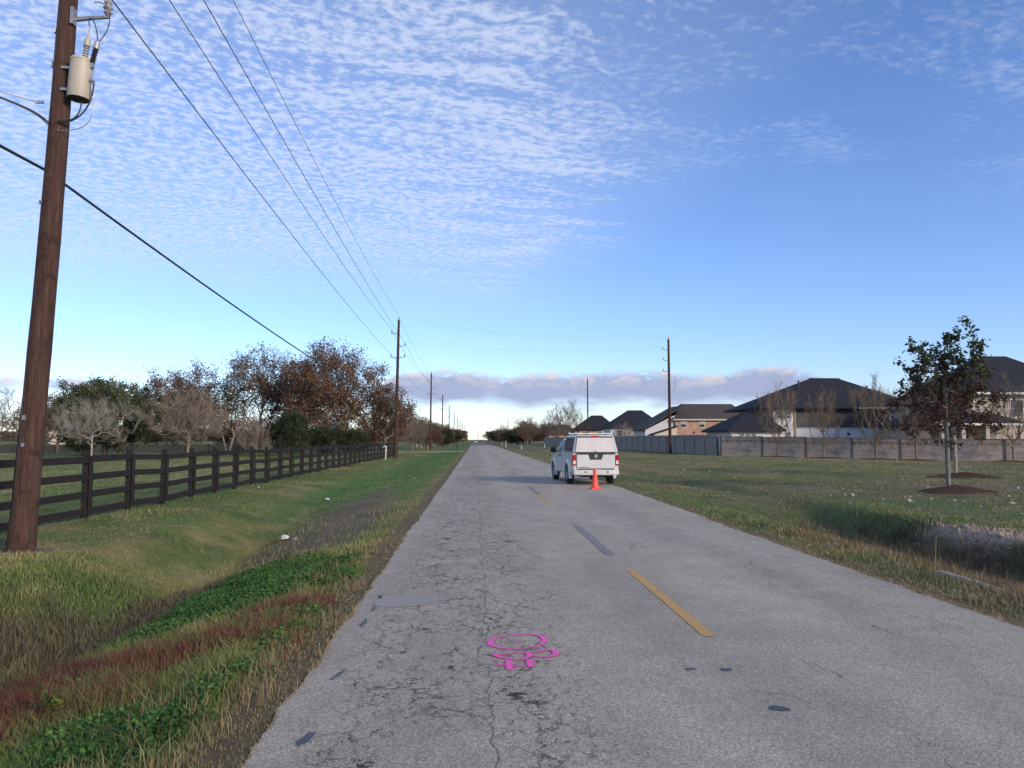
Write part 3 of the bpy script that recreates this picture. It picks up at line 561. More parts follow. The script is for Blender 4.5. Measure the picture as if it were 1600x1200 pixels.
# ------------------------------------------------------------------ board fence along the left field
M_BLACK = simple('black_fence_paint', (0.014, 0.012, 0.012), (0.026, 0.022, 0.020), 9, 0.75, sc=(1, 1, 6), bump=0.15, spec=0.2)
FX = -9.0
def gz(x, y): return float(zg(np.array([float(x)]), np.array([float(y)]))[0])
def build_fence():
    t = thing('board_fence', 'long black four-rail board fence along the field', 'fence', (FX, 2.9, gz(FX, 2.9)))
    rail = MB().box((0, 0, 0), (0.038, 2.224, 0.155)).mesh('rail', bev=0.006, seg=1); rail.materials.append(M_BLACK)
    post = MB().box((0, 0, 0.72), (0.125, 0.125, 1.72)).mesh('post', bev=0.008, seg=1); post.materials.append(M_BLACK)
    bat = MB().box((0, 0, 0.80), (0.032, 0.15, 1.32)).mesh('batten', bev=0.005, seg=1); bat.materials.append(M_BLACK)
    rg = random.Random(8); base = Vector(t.location)
    for k in range(40):
        y = 2.9 + 2.23 * k; z = gz(FX, y)
        o = link('post', post, parent=t); o.location = Vector((FX - 0.083, y, z)) - base; o.rotation_euler = (rg.uniform(-.012, .012), rg.uniform(-.012, .012), rg.uniform(-.05, .05))
        o = link('batten', bat, parent=t); o.location = Vector((FX + 0.040, y, z)) - base; o.rotation_euler = (rg.uniform(-.01, .01), 0, 0)
        if k == 39: break
        z2 = gz(FX, y + 2.23)
        for h in (1.375, 0.965, 0.575, 0.175):
            o = link('rail', rail, parent=t); o.location = Vector((FX + rg.uniform(-.002, .002), y + 1.115, (z + z2) / 2 + h + rg.uniform(-.012, .012))) - base
            o.rotation_euler = (math.atan2(z2 - z, 2.23) + rg.uniform(-.006, .006), 0, 0)
    # thin wire netting stapled behind the near rails
    m = MB()
    for k in range(12):
        y0 = 2.9 + 2.23 * k; z0 = gz(FX, y0) - base.z
        for i in range(23): yy = y0 - base.y + 0.08 + i * 0.094; m.add([(-.021, yy - .0012, z0 + .12), (-.021, yy + .0012, z0 + .12), (-.021, yy + .0012, z0 + 1.4), (-.021, yy - .0012, z0 + 1.4)], [(0, 1, 2, 3)])
        for h in range(12): zz = z0 + .14 + h * .108; m.add([(-.0215, y0 - base.y, zz - .0012), (-.0215, y0 - base.y + 2.23, zz - .0012), (-.0215, y0 - base.y + 2.23, zz + .0012), (-.0215, y0 - base.y, zz + .0012)], [(0, 1, 2, 3)])
    tag(m.obj('wire_netting', simple('galvanised_wire', (0.22, 0.22, 0.22), None, 5, 0.5, 0.6), t), kind='stuff')
build_fence()

# ------------------------------------------------------------------ utility poles and wires
def wood_pole_mat(name, c1, c2, c3):
    m, nt, b = new_mat(name); node, put, M, SS, MIX, NOI, MAP, BUMP = nodes_api(nt)
    tc = node('ShaderNodeTexCoord'); O = tc.outputs['Object']; g = NOI(MAP(O, (9, 9, 0.7)), 2.2, 6, 0.7); k = NOI(MAP(O, (3, 3, 2.2)), 1.6, 4, 0.6, 0.6); f = NOI(MAP(O, (30, 30, 2.2)), 2.0, 4, 0.7)
    col = MIX(SS(g, 0.35, 0.68), c1, c2); col = MIX(M('MULTIPLY', SS(k, 0.52, 0.70), 0.75), col, c3); col = MIX(M('MULTIPLY', SS(f, 0.52, 0.66), 0.55), col, tuple(x * 0.35 for x in c1))
    put(b.inputs['Base Color'], col); b.inputs['Roughness'].default_value = 0.9; b.inputs['Specular IOR Level'].default_value = 0.2; put(b.inputs['Normal'], BUMP(M('ADD', g, f), 0.9, 0.02)); return m
M_POLE = wood_pole_mat('creosoted_pole_wood', (0.060, 0.034, 0.027), (0.108, 0.060, 0.046), (0.030, 0.020, 0.018))
M_POLE2 = wood_pole_mat('dark_pole_wood', (0.050, 0.032, 0.026), (0.085, 0.050, 0.036), (0.03, 0.02, 0.016))
M_GALV = simple('galvanised_steel', (0.42, 0.42, 0.42), (0.30, 0.30, 0.31), 12, 0.45, 0.7)
M_PORC = simple('grey_porcelain', (0.36, 0.36, 0.37), (0.28, 0.28, 0.30), 8, 0.3)
M_TANK = simple('beige_tank_paint', (0.46, 0.41, 0.33), (0.40, 0.36, 0.29), 3, 0.5)
M_DKBASE = simple('dark_tank_base', (0.045, 0.05, 0.065), None, 3, 0.6)
M_RUB = simple('black_rubber', (0.018, 0.018, 0.020), (0.028, 0.028, 0.03), 14, 0.6)
M_WIRE = simple('weathered_conductor', (0.035, 0.035, 0.040), (0.06, 0.06, 0.065), 2, 0.6)
def pole(label, x, y, h, r0, r1, lean=(0, 0), arms=(), mat=None, sides=18, pin=True):
    z = gz(x, y); t = thing('utility_pole', label, 'utility pole', (x, y, z), 0, 'utility poles along the road')
    n = 24 if sides > 12 else 6; P = []; Rr = []
    for i in range(n + 1):
        s = i / n; P.append((lean[0] * s * h + (0.02 * math.sin(s * 7 + x) if sides > 12 else 0), lean[1] * s * h, -0.5 * (1 - s) + (h) * s)); Rr.append(lerp(r0, r1, s) * (1 + (0.02 * math.sin(i * 2.3) if sides > 12 else 0)) + (0.03 * (1 - s) ** 12))
    MB().tube(P, Rr, sides).obj('shaft', mat or M_POLE2, t, True)
    tips = []
    for sd, hz in arms:
        s = hz / h; cx = lean[0] * hz; rr = lerp(r0, r1, s)
        b = MB().tube([(cx + sd * rr * 0.9, lean[1] * hz, hz - .06), (cx + sd * (rr + 0.30), lean[1] * hz, hz - .02), (cx + sd * (rr + .58), lean[1] * hz, hz)], [.045, .035, .03], 6).box((cx + sd * rr, 0, hz - .05), (.05, .14, .30)).obj('bracket', M_GALV, t)
        q = Matrix.Translation((cx + sd * (rr + .55), lean[1] * hz, hz + .02))
        MB().lathe([(.03, 0), (.075, .05), (.04, .09), (.085, .14), (.04, .19), (.07, .24), (.035, .30), (.03, .34)], 10, q).obj('insulator', M_PORC, b)
        tips.append((x + cx + sd * (rr + .55), y + lean[1] * hz, z + hz + .36))
    if pin:
        q = Matrix.Translation((lean[0] * h, lean[1] * h, h)); b = MB().box((lean[0] * h + r1 * .6, 0, h - .1), (.05, .08, .5)).obj('bracket', M_GALV, t)
        MB().lathe([(.03, 0), (.07, .08), (.04, .14), (.08, .2), (.04, .27), (.03, .36)], 10, q).obj('insulator', M_PORC, b); tips.append((x + lean[0] * h, y + lean[1] * h, z + h + .36))
    return t, tips
P1X, P1Y = -7.52, 13.28
near_pole, _ = pole('nearest tall wooden utility pole carrying the transformer, left of the ditch', P1X, P1Y, 14.9, 0.20, 0.12, (0.036, 0.008), [(1, 9.25), (-1, 12.75), (1, 12.35)], M_POLE, 28)
runs = []
seconds = [(-8.15, 79.0, 14.1, (0.016, 0), 'second utility pole in the left row, at the far end of the fence'), (-8.35, 143, 14.1, (0.008, 0), 'third utility pole in the left row, beyond the gravel driveway'), (-9.1, 212, 14.1, (0.004, 0), 'fourth utility pole in the left row along the road'),
           (-9.6, 281, 14.2, (0.002, 0), 'fifth utility pole in the left row along the road'), (-9.7, 350, 14.2, (0, 0), 'sixth utility pole in the left row along the road'), (-9.8, 420, 14.2, (0, 0), 'seventh utility pole in the left row along the road'),
           (-9.8, 490, 14.2, (0, 0), 'eighth utility pole in the left row, far down the road'), (-9.6, 560, 14.2, (0, 0), 'ninth utility pole in the left row, far down the road'), (-9.4, 640, 14.2, (0, 0), 'farthest utility pole at the end of the left row')]
arms2 = [(-1, 12.75), (1, 11.45), (1, 10.3), (-1, 10.25)]
for i, (x, y, h, ln, lb) in enumerate(seconds):
    t, tips = pole(lb, x, y, h, 0.19, 0.12, ln, arms2, M_POLE2, 12 if i < 3 else 7); runs.append(tips)
_, tR1 = pole('tall dark utility pole standing in front of the grey panel fence on the right', 24.0, 94.2, 14.2, 0.20, 0.13, (-0.002, 0), [(-1, 12.9), (-1, 11.6), (-1, 10.2)], M_POLE2, 12)
MB().tube([(24.25, 94.1, 7.4), (24.62, 94.1, 7.9), (24.66, 94.1, 9.4)], .025, 6).obj('conduit', M_GALV).parent = _
for c in _.children:
    if c.name.startswith('conduit'): c.matrix_parent_inverse = Matrix.Translation(-Vector(_.location))
_, tR2 = pole('slim utility pole rising behind the parked truck', 24.9, 170, 15.2, 0.19, 0.12, (0, 0), [(-1, 12.9)], M_POLE2, 8)
for x, y, h, lb in [(20.0, 477, 14, 'far utility pole over the right-hand tree belt, nearest of its line'), (19.5, 575, 14, 'far utility pole over the right-hand tree belt, second of its line'), (13.0, 690, 14.5, 'far utility pole just right of the road end'), (2.5, 800, 14.5, 'thin far utility pole rising over the end of the road')]: pole(lb, x, y, h, .2, .14, (0, 0), [(-1, 12.5)], M_POLE2, 6)
def wire(label, pts, sag, r, name='power_line', mat=None, n=26, cat='power line'):
    m = MB()
    P = []
    for (a, b), sg in zip(zip(pts, pts[1:]), sag):
        a, b = Vector(a), Vector(b)
        for i in range(n + 1):
            if i == 0 and P: continue
            t = i / n; q = a.lerp(b, t); q.z -= sg * 4 * t * (1 - t); P.append(q)
    o = m.tube(P, r, 5).obj(name, mat or M_WIRE, None, True); return tag(o, label, cat, 'overhead wires')
b0 = Vector((P1X, P1Y, gz(P1X, P1Y)))
far5 = runs[:9]
def chain(idx): return [q[idx] for q in far5]
wire('highest overhead wire, running between the pole tops', [(-6.9, -55, 14.8), b0 + Vector((.55, .1, 14.9))] + chain(4), [.5, .5] + [.8] * 8, .011)
wire('overhead wire on the upper left brackets of the pole row', [(-7.6, -55, 12.9), b0 + Vector((-.05, .1, 12.9))] + chain(0), [.5, .5] + [.8] * 8, .013)
wire('overhead wire on the upper right brackets of the pole row', [(-6.7, -55, 12.4), b0 + Vector((.98, .1, 12.6))] + chain(1), [.5, .4] + [.8] * 8, .013)
wire('overhead wire from the transformer pole to the lower left brackets', [(-7, -55, 9.5), b0 + Vector((1.06, .1, 9.61)), runs[0][3]] + [q[3] for q in far5[1:]], [.5, .35] + [.8] * 8, .013)
wire('thick black cable sagging lowest, behind the trees', [(-7.6, -50, 6.3), b0 + Vector((.05, .10, 6.5)), (-8.05, 79.2, 5.5), (-8.3, 143.2, 5.4), (-9.1, 212, 5.4)], [.8, .62, .9, .9], .026, 'communication_cable', M_RUB, cat='cable')
wire('faint upper wire crossing the road to the right-hand pole', [runs[0][4], tR1[3]], [1.1], .006)
wire('faint lower wire crossing the road to the right-hand pole', [runs[0][1], tR1[0]], [0.7], .005)

def build_transformer():
    cx, cy, zb = -6.86, 13.22, 7.56
    t = thing('transformer', 'beige pole-mounted transformer drum with bushings on the nearest pole', 'transformer', (cx, cy, zb)); t.scale = (.86, .86, .88); T = Matrix.Rotation(R(3), 4, 'Y')
    MB().lathe([(.205, .0), (.215, .03), (.215, .74), (.222, .745), (.222, .775), (.205, .80), (.06, .835)], 28, T).obj('tank', M_TANK, t, True)
    MB().lathe([(.19, -.012), (.204, -.004)], 28, T).obj('tank_base', M_DKBASE, t)
    def stack(x, y, z, h, tilt, nsk, mat, capm, rod):
        q = Matrix.Translation((x, y, z)) @ Matrix.Rotation(tilt, 4, 'Y'); pr = []
        for i in range(nsk): u = h * .62 * i / nsk; pr += [(.032, u), (.058, u + h * .02), (.032, u + h * .62 / nsk * .8)]
        b = MB().lathe(pr, 14, q).obj('bushing', mat, t, True)
        MB().lathe([(.05, h * .62), (.062, h * .64), (.055, h * .96), (.03, h)], 14, q).obj('cap', capm, b, True)
        if rod: MB().lathe([(.018, h), (.014, h + rod)], 8, q).obj('rod', capm, b)
        return q @ Vector((0, 0, h + rod))
    e1 = stack(.10, -.02, .80, .42, R(6), 5, M_PORC, M_TANK, .24); e2 = stack(.27, -.06, .72, .44, R(12), 7, M_RUB, M_PORC, .0)
    MB().box((.245, -.05, .66), (.10, .06, .10)).box((.225, -.03, .45), (.02, .05, .30)).tube([(.22, -.05, .36), (.33, -.08, .33)], .03, 8).obj('mounting_lug', M_GALV, t)
    MB().box((-.27, 0, .62), (.16, .10, .05)).box((-.27, 0, .18), (.16, .10, .05)).obj('hanger', M_GALV, t)
    def w(P, r, mat): MB().tube(P, r, 6).obj('lead', mat, t, True)
    def arc(a, b, c, d, n=12):
        a, b, c, d = map(Vector, (a, b, c, d)); return [a * (1 - s) ** 3 + 3 * b * s * (1 - s) ** 2 + 3 * c * s * s * (1 - s) + d * s ** 3 for s in [i / n for i in range(n + 1)]]
    w(arc(e1, e1 + Vector((-.08, 0, .28)), e2 + Vector((-.05, 0, .55)), e2), .011, M_RUB)
    w(arc(e2 + Vector((.03, 0, 0)), e2 + Vector((.30, 0, .28)), e2 + Vector((.30, 0, .85)), e2 + Vector((-.10, 0, .80))), .010, M_RUB)
    w(arc((.33, -.08, .30), (.32, -.08, -.2), (.05, -.05, -.52), (-.36, -.05, -.50)), .016, M_RUB); w(arc((.06, 0, 0), (.06, 0, -.3), (.0, -.03, -.48), (-.36, -.04, -.46)), .014, M_RUB)
    w(arc((.26, -.05, .40), (.26, -.1, -.1), (.62, -.1, -.72), (-.36, -.06, -.66)), .009, M_GALV)
    # service drop leaving to the left
    s = thing('service_drop', 'twisted service wires leaving the nearest pole toward the left edge', 'cable', (-7.27, 13.2, 7.3), 0)
    MB().box((-.185, -.05, .16), (.10, .03, .04)).tube([(-.25, -.05, .14), (-.25, -.05, .19)], .022, 8).obj('clevis', M_GALV, s)
    for a, r, mt in (((-.25, -.05, .18), .009, M_GALV), ((.0, -.1, -.22), .014, M_RUB), ((.0, -.12, -.26), .014, M_RUB)):
        MB().tube(arc(a, (-.35, -.2, .12), (-.55, -.5, .0 + (a[2] + .22) * .2), (-4.2, -4.5, .35 + (a[2] + .2) * .2), 16), r, 6).obj('lead', mt, s, True)
build_transformer()
def pole_hardware():
    m = MB(); P = []
    for i in range(30): z = .3 + i * .45; a = R(250); r = lerp(.20, .12, z / 14.9) + .012; P.append((.036 * z + r * math.cos(a), .008 * z + r * math.sin(a), z))
    MB().tube(P, .004, 5).obj('ground_wire', M_WIRE, near_pole)
    for z, a, w in ((8.95, 205, .07), (8.35, 200, .09), (5.9, 190, .05), (2.2, 262, .06), (1.75, 268, .05)):
        r = lerp(.20, .12, z / 14.9) + .004; q = Matrix.Translation((.036 * z + r * math.cos(R(a)), .008 * z + r * math.sin(R(a)), z)); MB().box((q.translation.x, q.translation.y, z), (w, .02, w * 1.3), R(a - 90)).obj('metal_plate', M_GALV, near_pole)
pole_hardware()

# ------------------------------------------------------------------ walls on the right
def brick_mat(name, c1, c2, mort, sx=4.2, sy=12.5):
    m, nt, b = new_mat(name); node, put, M, SS, MIX, NOI, MAP, BUMP = nodes_api(nt)
    tc = node('ShaderNodeTexCoord'); sep = node('ShaderNodeSeparateXYZ'); nt.links.new(tc.outputs['Object'], sep.inputs[0]); cb = node('ShaderNodeCombineXYZ'); put(cb.inputs[0], M('ADD', sep.outputs[0], M('MULTIPLY', sep.outputs[1], 1.0))); put(cb.inputs[1], sep.outputs[2])
    br = node('ShaderNodeTexBrick'); put(br.inputs['Vector'], cb.outputs[0]); br.inputs['Scale'].default_value = 1.0; br.inputs['Brick Width'].default_value = .42; br.inputs['Row Height'].default_value = .16; br.inputs['Mortar Size'].default_value = .012; br.inputs['Bias'].default_value = -.1
    put(br.inputs['Color1'], (*c1, 1)); put(br.inputs['Color2'], (*c2, 1)); put(br.inputs['Mortar'], (*mort, 1))
    n = NOI(MAP(tc.outputs['Object'], (.8, .8, 2)), 1.1, 5, .65); put(b.inputs['Base Color'], MIX(1.0, br.outputs[0], SS(n, .3, .7, .72, 1.18), 'MULTIPLY')); b.inputs['Roughness'].default_value = .9; put(b.inputs['Normal'], BUMP(br.outputs['Fac'], -.5, .02)); return m
M_BRW = brick_mat('tan_brick', (0.38, 0.30, 0.24), (0.27, 0.215, 0.185), (0.42, 0.37, 0.31)); M_BRH = brick_mat('pink_brick', (0.42, 0.245, 0.17), (0.30, 0.17, 0.125), (0.46, 0.36, 0.29))
M_CONC = simple('grey_concrete_panel', (0.27, 0.25, 0.23), (0.21, 0.195, 0.18), 1.3, .9, sc=(1, 1, .5), bump=.2); M_CONC2 = simple('dark_concrete_post', (0.085, 0.08, 0.08), (0.11, 0.10, 0.10), 3, .9)
def build_wall(name, label, a, b, n, mat, hz, band, pw):
    t = thing(name, label, 'wall', (a[0], a[1], gz(*a))); ang = math.atan2(b[1] - a[1], b[0] - a[0]); L = math.dist(a, b) / n; z0 = gz(*a)
    low = MB().box((L / 2, 0, (hz - .62) / 2 if band else hz / 2), (L - pw, .14, (hz - .62 if band else hz) + .5)).mesh('panel'); low.materials.append(mat)
    pst = MB().box((0, 0, hz / 2 - .2), (pw, .24, hz + .5)).mesh('post', bev=.01, seg=1); pst.materials.append(M_CONC2)
    top = MB().box((L / 2, 0, hz - .21), (L - pw, .14, .40)).mesh('top_panel'); top.materials.append(mat)
    grv = MB().box((L / 2, 0.02, hz - .515), (L - pw, .06, .205)); 
    for i in range(9): grv.box((L * (i + .5) / 9, -.02, hz - .515), (L / 9 * .55, .10, .07))
    grv = grv.mesh('slot_band'); grv.materials.append(M_CONC2)
    cap = MB().box((L / 2, 0, hz + .022), (L, .26, .055)).mesh('coping', bev=.006, seg=1); cap.materials.append(mat)
    for i in range(n + 1):
        x, y = lerp(a[0], b[0], i / n), lerp(a[1], b[1], i / n); z = gz(x, y)
        loc = (x - a[0], y - a[1], z - z0)
        link('post', pst, None, t, loc, (0, 0, ang))
        if i == n: break
        zn = gz(lerp(a[0], b[0], (i + 1) / n), lerp(a[1], b[1], (i + 1) / n)); loc = (loc[0], loc[1], (z + zn) / 2 - z0)
        link('panel', low, None, t, loc, (0, 0, ang))
        if band: link('top_panel', top, None, t, loc, (0, 0, ang)); link('slot_band', grv, None, t, loc, (0, 0, ang))
        link('coping', cap, None, t, loc, (0, 0, ang))
build_wall('brick_wall', 'long low tan brick wall with dark posts below the houses', (27.2, 84.5), (66.0, 62.6), 10, M_BRW, 2.12, True, .16)
build_wall('panel_fence', 'grey concrete panel fence running away beside the lawn on the right', (27.0, 85.0), (21.5, 240), 39, M_CONC, 2.08, False, .14)

# ------------------------------------------------------------------ the parked truck
M_WHT = simple('white_car_paint', (0.60, 0.60, 0.60), (0.54, 0.54, 0.53), 2, .28, spec=.5); M_BLKP = simple('black_trim', (0.022, 0.022, 0.024), None, 6, .5)
M_GLASS = simple('dark_tinted_glass', (0.010, 0.011, 0.013), None, 2, .22, spec=.25); M_SIDEW = simple('topper_side_glass', (0.06, 0.075, 0.10), None, 2, .08, spec=.8)
M_TOPW = simple('topper_door_white', (0.56, 0.54, 0.52), (0.50, 0.48, 0.46), 3, .45); M_LAMPR = simple('red_lens', (0.36, 0.012, 0.018), None, 5, .2); M_LAMPW = simple('clear_lens', (0.75, 0.66, 0.62), None, 5, .15); M_ALLOY = simple('alloy', (0.45, 0.46, 0.48), None, 6, .35, .8); M_TYRE = simple('tyre', (0.016, 0.016, 0.017), (0.03, 0.029, 0.028), 20, .85)
def build_truck():
    t = thing('pickup_truck', 'white pickup truck with a topper parked half on the grass', 'truck', (4.44, 29.85, 0.0), R(3.5))
    # lower body: side outline with wheel arches, drawn out across the width
    def arch(cy, r, n=10, z0=.42): 
        a0 = math.asin((z0 - .39) / r); return [(cy + r * math.cos(math.pi - a0 - (math.pi - 2 * a0) * i / n), .39 + r * math.sin(math.pi - a0 - (math.pi - 2 * a0) * i / n)) for i in range(n + 1)]
    side = [(-1.06, .50), (-.62, .45)] + arch(0, .44) + [(.62, .40), (2.7, .40)] + arch(3.22, .44) + [(3.85, .45), (4.08, .52), (4.12, .80), (4.02, 1.0), (3.5, 1.10), (2.9, 1.16), (1.06, 1.20), (-1.06, 1.20)]
    b = MB(); n = len(side); secs = [(-.885, .0, 0), (-.90, .0, .0), (.90, .0, 0), (.885, 0, 0)]
    b.prism(side, -.875, .875, 'x'); body = b.obj('body', M_WHT, t, False, .035, 2)
    # cab
    c = MB().hexa([(-.865, .98, 1.185), (.865, .98, 1.185), (.865, 3.0, 1.15), (-.865, 3.0, 1.15), (-.66, 1.12, 1.76), (.66, 1.12, 1.76), (.66, 2.16, 1.76), (-.66, 2.16, 1.76)]); cab = c.obj('cab', M_WHT, t, True, .05, 3)
    for s in (-1, 1):
        def sx(z): return s * (.865 - (z - 1.185) / .575 * .205 + .02)
        def win(P, name, mat): 
            V = [(sx(z), y, z) for y, z in P] + [(sx(z) - s * .02, y, z) for y, z in P]; k = len(P)
            return MB().add(V, [tuple(range(k)), tuple(range(2 * k - 1, k - 1, -1))] + [(i, (i + 1) % k, k + (i + 1) % k, k + i) for i in range(k)]).obj(name, mat, cab)
        win([(1.95, 1.25), (2.72, 1.25), (2.20, 1.67), (1.90, 1.70)], 'side_window', M_GLASS); win([(1.30, 1.27), (1.82, 1.25), (1.80, 1.69), (1.38, 1.68)], 'side_window', M_GLASS)
        d = MB().box((s * .876, 2.28, .83), (.012, 1.08, .66)).obj('door', M_WHT, t, False, .005, 1); MB().box((s * .892, 1.86, 1.06), (.03, .17, .045)).obj('handle', M_BLKP, d, False, .008, 1)
        d2 = MB().box((s * .876, 1.42, .83), (.012, .52, .66)).obj('door', M_WHT, t, False, .005, 1); MB().box((s * .892, 1.60, 1.10), (.03, .05, .15)).obj('handle', M_BLKP, d2, False, .008, 1)
        mi = MB().box((s * 1.01, 2.62, 1.28), (.20, .10, .22)).tube([(s * .84, 2.64, 1.22), (s * .95, 2.63, 1.25)], .035, 6).obj('mirror', M_BLKP, t, True, .025, 2)
        for cy, nm in ((0, 'rear'), (3.22, 'front')):
            # flare: swept arch lip
            V = []; F = []; N = 14
            for i in range(N + 1):
                a = math.pi * (-.10 + 1.2 * i / N)
                for rr, xx in ((.43, .80), (.43, .925), (.475, .925), (.545, .872), (.545, .80)): V.append((s * xx, cy + rr * math.cos(a), .39 + rr * math.sin(a)))
            for i in range(N):
                for k in range(4): F.append((i * 5 + k, i * 5 + k + 1, i * 5 + k + 6, i * 5 + k + 5))
            MB().add(V, F).obj('fender_flare', M_WHT, t, True)
            q = Matrix.Translation((s * .80, cy, .378)) @ Matrix.Rotation(s * math.pi / 2, 4, 'Y')
            w = MB().lathe([(.21, -.12), (.30, -.125), (.355, -.105), (.378, -.06), (.378, .06), (.355, .105), (.30, .125), (.225, .115), (.21, .06)], 30, q).obj('wheel', M_TYRE, t, True); w.name = 'wheel'
            rm = MB().lathe([(.20, -.06), (.22, .06), (.225, .112), (.205, .108), (.19, .07), (.06, .065), (.055, .09), (.0, .09)], 24, q).obj('rim', M_ALLOY, w, True)
            sp = MB()
            for k in range(6): sp.box(q @ Vector((.125 * math.cos(k * math.pi / 3), .125 * math.sin(k * math.pi / 3), .088)), (.02, .045, .045), 0)
            for k in range(6):
                a = k * math.pi / 3; u = Vector((math.cos(a), math.sin(a), 0)); v = Vector((-math.sin(a), math.cos(a), 0)); sp.hexa([q @ (u * r_ + v * w_ + Vector((0, 0, z_))) for z_ in (.06, .098) for r_, w_ in ((.05, -.03), (.20, -.045), (.20, .045), (.05, .03))])
            sp.obj('spokes', M_ALLOY, w)
        # the wheel wells get a black inner tub further down
        l = MB().box((s * .815, -1.05, .93), (.145, .075, .40)).obj('tail_light', M_LAMPR, t, True, .02, 2); MB().box((s * .815, -1.092, .855), (.10, .012, .13)).obj('reverse_lens', M_LAMPW, l)
        MB().box((s * .87, -1.04, .93), (.045, .11, .36)).obj('lens_wrap', M_LAMPR, l, True, .015, 1)
    g = MB().hexa([(-.62, 2.26, 1.72), (.62, 2.26, 1.72), (.62, 2.27, 1.715), (-.62, 2.27, 1.715), (-.62, 2.26, 1.73), (.62, 2.26, 1.73), (.62, 2.27, 1.72), (-.62, 2.27, 1.72)])
    MB().add([(-.64, 2.25, 1.70), (.64, 2.25, 1.70), (.76, 2.93, 1.21), (-.76, 2.93, 1.21), (-.64, 2.21, 1.66), (.64, 2.21, 1.66), (.76, 2.89, 1.17), (-.76, 2.89, 1.17)], [(0, 1, 2, 3), (7, 6, 5, 4), (0, 4, 5, 1), (1, 5, 6, 2), (2, 6, 7, 3), (3, 7, 4, 0)]).obj('windscreen', M_GLASS, cab)
    # tailgate with dark handle plate and emblem
    tg = MB().box((0, -1.075, .895), (1.46, .05, .57)).obj('tailgate', M_WHT, t, True, .018, 2)
    MB().prism([(-.29, 1.165), (.29, 1.165), (.215, .955), (-.215, .955)], -1.120, -1.095, 'y').obj('handle_plate', M_BLKP, tg, False, .006, 1)
    MB().lathe([(.040, 0), (.062, 0), (.062, .012), (.040, .012)], 20, Matrix.Translation((0, -1.120, 1.085)) @ Matrix.Rotation(math.pi / 2, 4, 'X')).box((0, -1.127, 1.085), (.15, .010, .022)).obj('emblem', M_ALLOY, tg)
    MB().box((0, -1.115, 1.18), (1.48, .05, .05)).obj('gate_cap', M_BLKP, t, False, .01, 1)
    for i, wd in enumerate((.035, .03, .035, .035, .03, .02, .035, .03, .035)): MB().box((-.62 + i * .043, -1.103, .665), (wd, .006, .024)).obj('lettering', M_BLKP, tg)
    # bumper
    bp = MB().prism([(-.885, -1.02), (-.86, -1.17), (-.55, -1.225), (.55, -1.225), (.86, -1.17), (.885, -1.02)], .385, .60, 'z').obj('bumper', M_WHT, t, True, .025, 2)
    MB().box((0, -1.20, .612), (1.35, .08, .03)).obj('step_pad', M_BLKP, bp); MB().box((.02, -1.226, .53), (.30, .02, .13)).obj('licence_plate', M_TOPW, bp)
    for x in (-.42, .42): MB().lathe([(.032, 0), (.032, .012)], 12, Matrix.Translation((x, -1.222, .50)) @ Matrix.Rotation(math.pi / 2, 4, 'X')).obj('sensor', M_BLKP, bp)
    MB().box((0, -1.05, .33), (.12, .30, .10)).box((0, 1.2, .34), (.9, 3.6, .12)).tube([(-.7, 0, .37), (.7, 0, .37)], .06, 8).tube([(-.7, 3.22, .37), (.7, 3.22, .37)], .05, 8).box((.45, -.75, .36), (.35, .3, .14)).obj('chassis', M_BLKP, t)
    MB().box((0, -.0, .66), (1.5, 1.0, .5)).box((0, 3.22, .66), (1.5, 1.0, .5)).obj('wheel_wells', M_BLKP, t)
    # topper
    tp = MB().hexa([(-.865, -1.06, 1.205), (.865, -1.06, 1.205), (.865, .95, 1.205), (-.865, .95, 1.205), (-.73, -.92, 1.87), (.73, -.92, 1.87), (.73, .93, 1.87), (-.73, .93, 1.87)]).obj('topper', M_WHT, t, True, .04, 3)
    def rear(x, z, off=.0): k = (z - 1.205) / .665; return (x * (1 - k * .155), -1.06 + k * .14 - off, z)
    def panel(pts, off, th, name, mat, par, bev=0): 
        k = len(pts); V = [rear(x, z, off) for x, z in pts] + [rear(x, z, off - th) for x, z in pts]
        return MB().add(V, [tuple(range(k)), tuple(range(2 * k - 1, k - 1, -1))] + [(i, (i + 1) % k, k + (i + 1) % k, k + i) for i in range(k)]).obj(name, mat, par, False, bev, 1)
    panel([(-.80, 1.22), (.80, 1.22), (.80, 1.83), (-.80, 1.83)], .018, .03, 'rear_frame', M_BLKP, tp)
    hd = panel([(-.785, 1.235), (.785, 1.235), (.785, 1.775), (-.785, 1.775)], .035, .025, 'rear_hatch', M_TOPW, tp, .01)
    panel([(-.05, 1.25), (.05, 1.25), (.03, 1.30), (-.03, 1.30)], .055, .025, 'latch', simple('brass_latch', (.40, .33, .16), None, 8, .4, .6), hd)
    panel([(-.16, 1.80), (.16, 1.80), (.16, 1.845), (-.16, 1.845)], .05, .05, 'brake_light', M_LAMPR, tp)
    for s in (-1, 1):
        def sd(y, z, o): k = (z - 1.205) / .665; return (s * (.865 - k * .135 + o), y + k * .14 * (1 if y < 0 else 0), z)
        for pts, nm, mt, o in (([(-.98, 1.25), (.88, 1.25), (.86, 1.79), (-.98, 1.79)], 'side_frame', M_BLKP, .008), ([(-.93, 1.285), (.83, 1.285), (.81, 1.755), (-.93, 1.755)], 'side_window', M_SIDEW, .016)):
            k = len(pts); V = [sd(y, z, o) for y, z in pts] + [sd(y, z, o - .025) for y, z in pts]
            MB().add(V, [tuple(range(k)), tuple(range(2 * k - 1, k - 1, -1))] + [(i, (i + 1) % k, k + (i + 1) % k, k + i) for i in range(k)]).obj(nm, mt, tp)
        MB().box((s * .60, 0, 1.905), (.035, 1.75, .035)).box((s * .60, -.7, 1.885), (.05, .08, .05)).box((s * .60, .7, 1.885), (.05, .08, .05)).obj('roof_rail', M_WHT, tp)
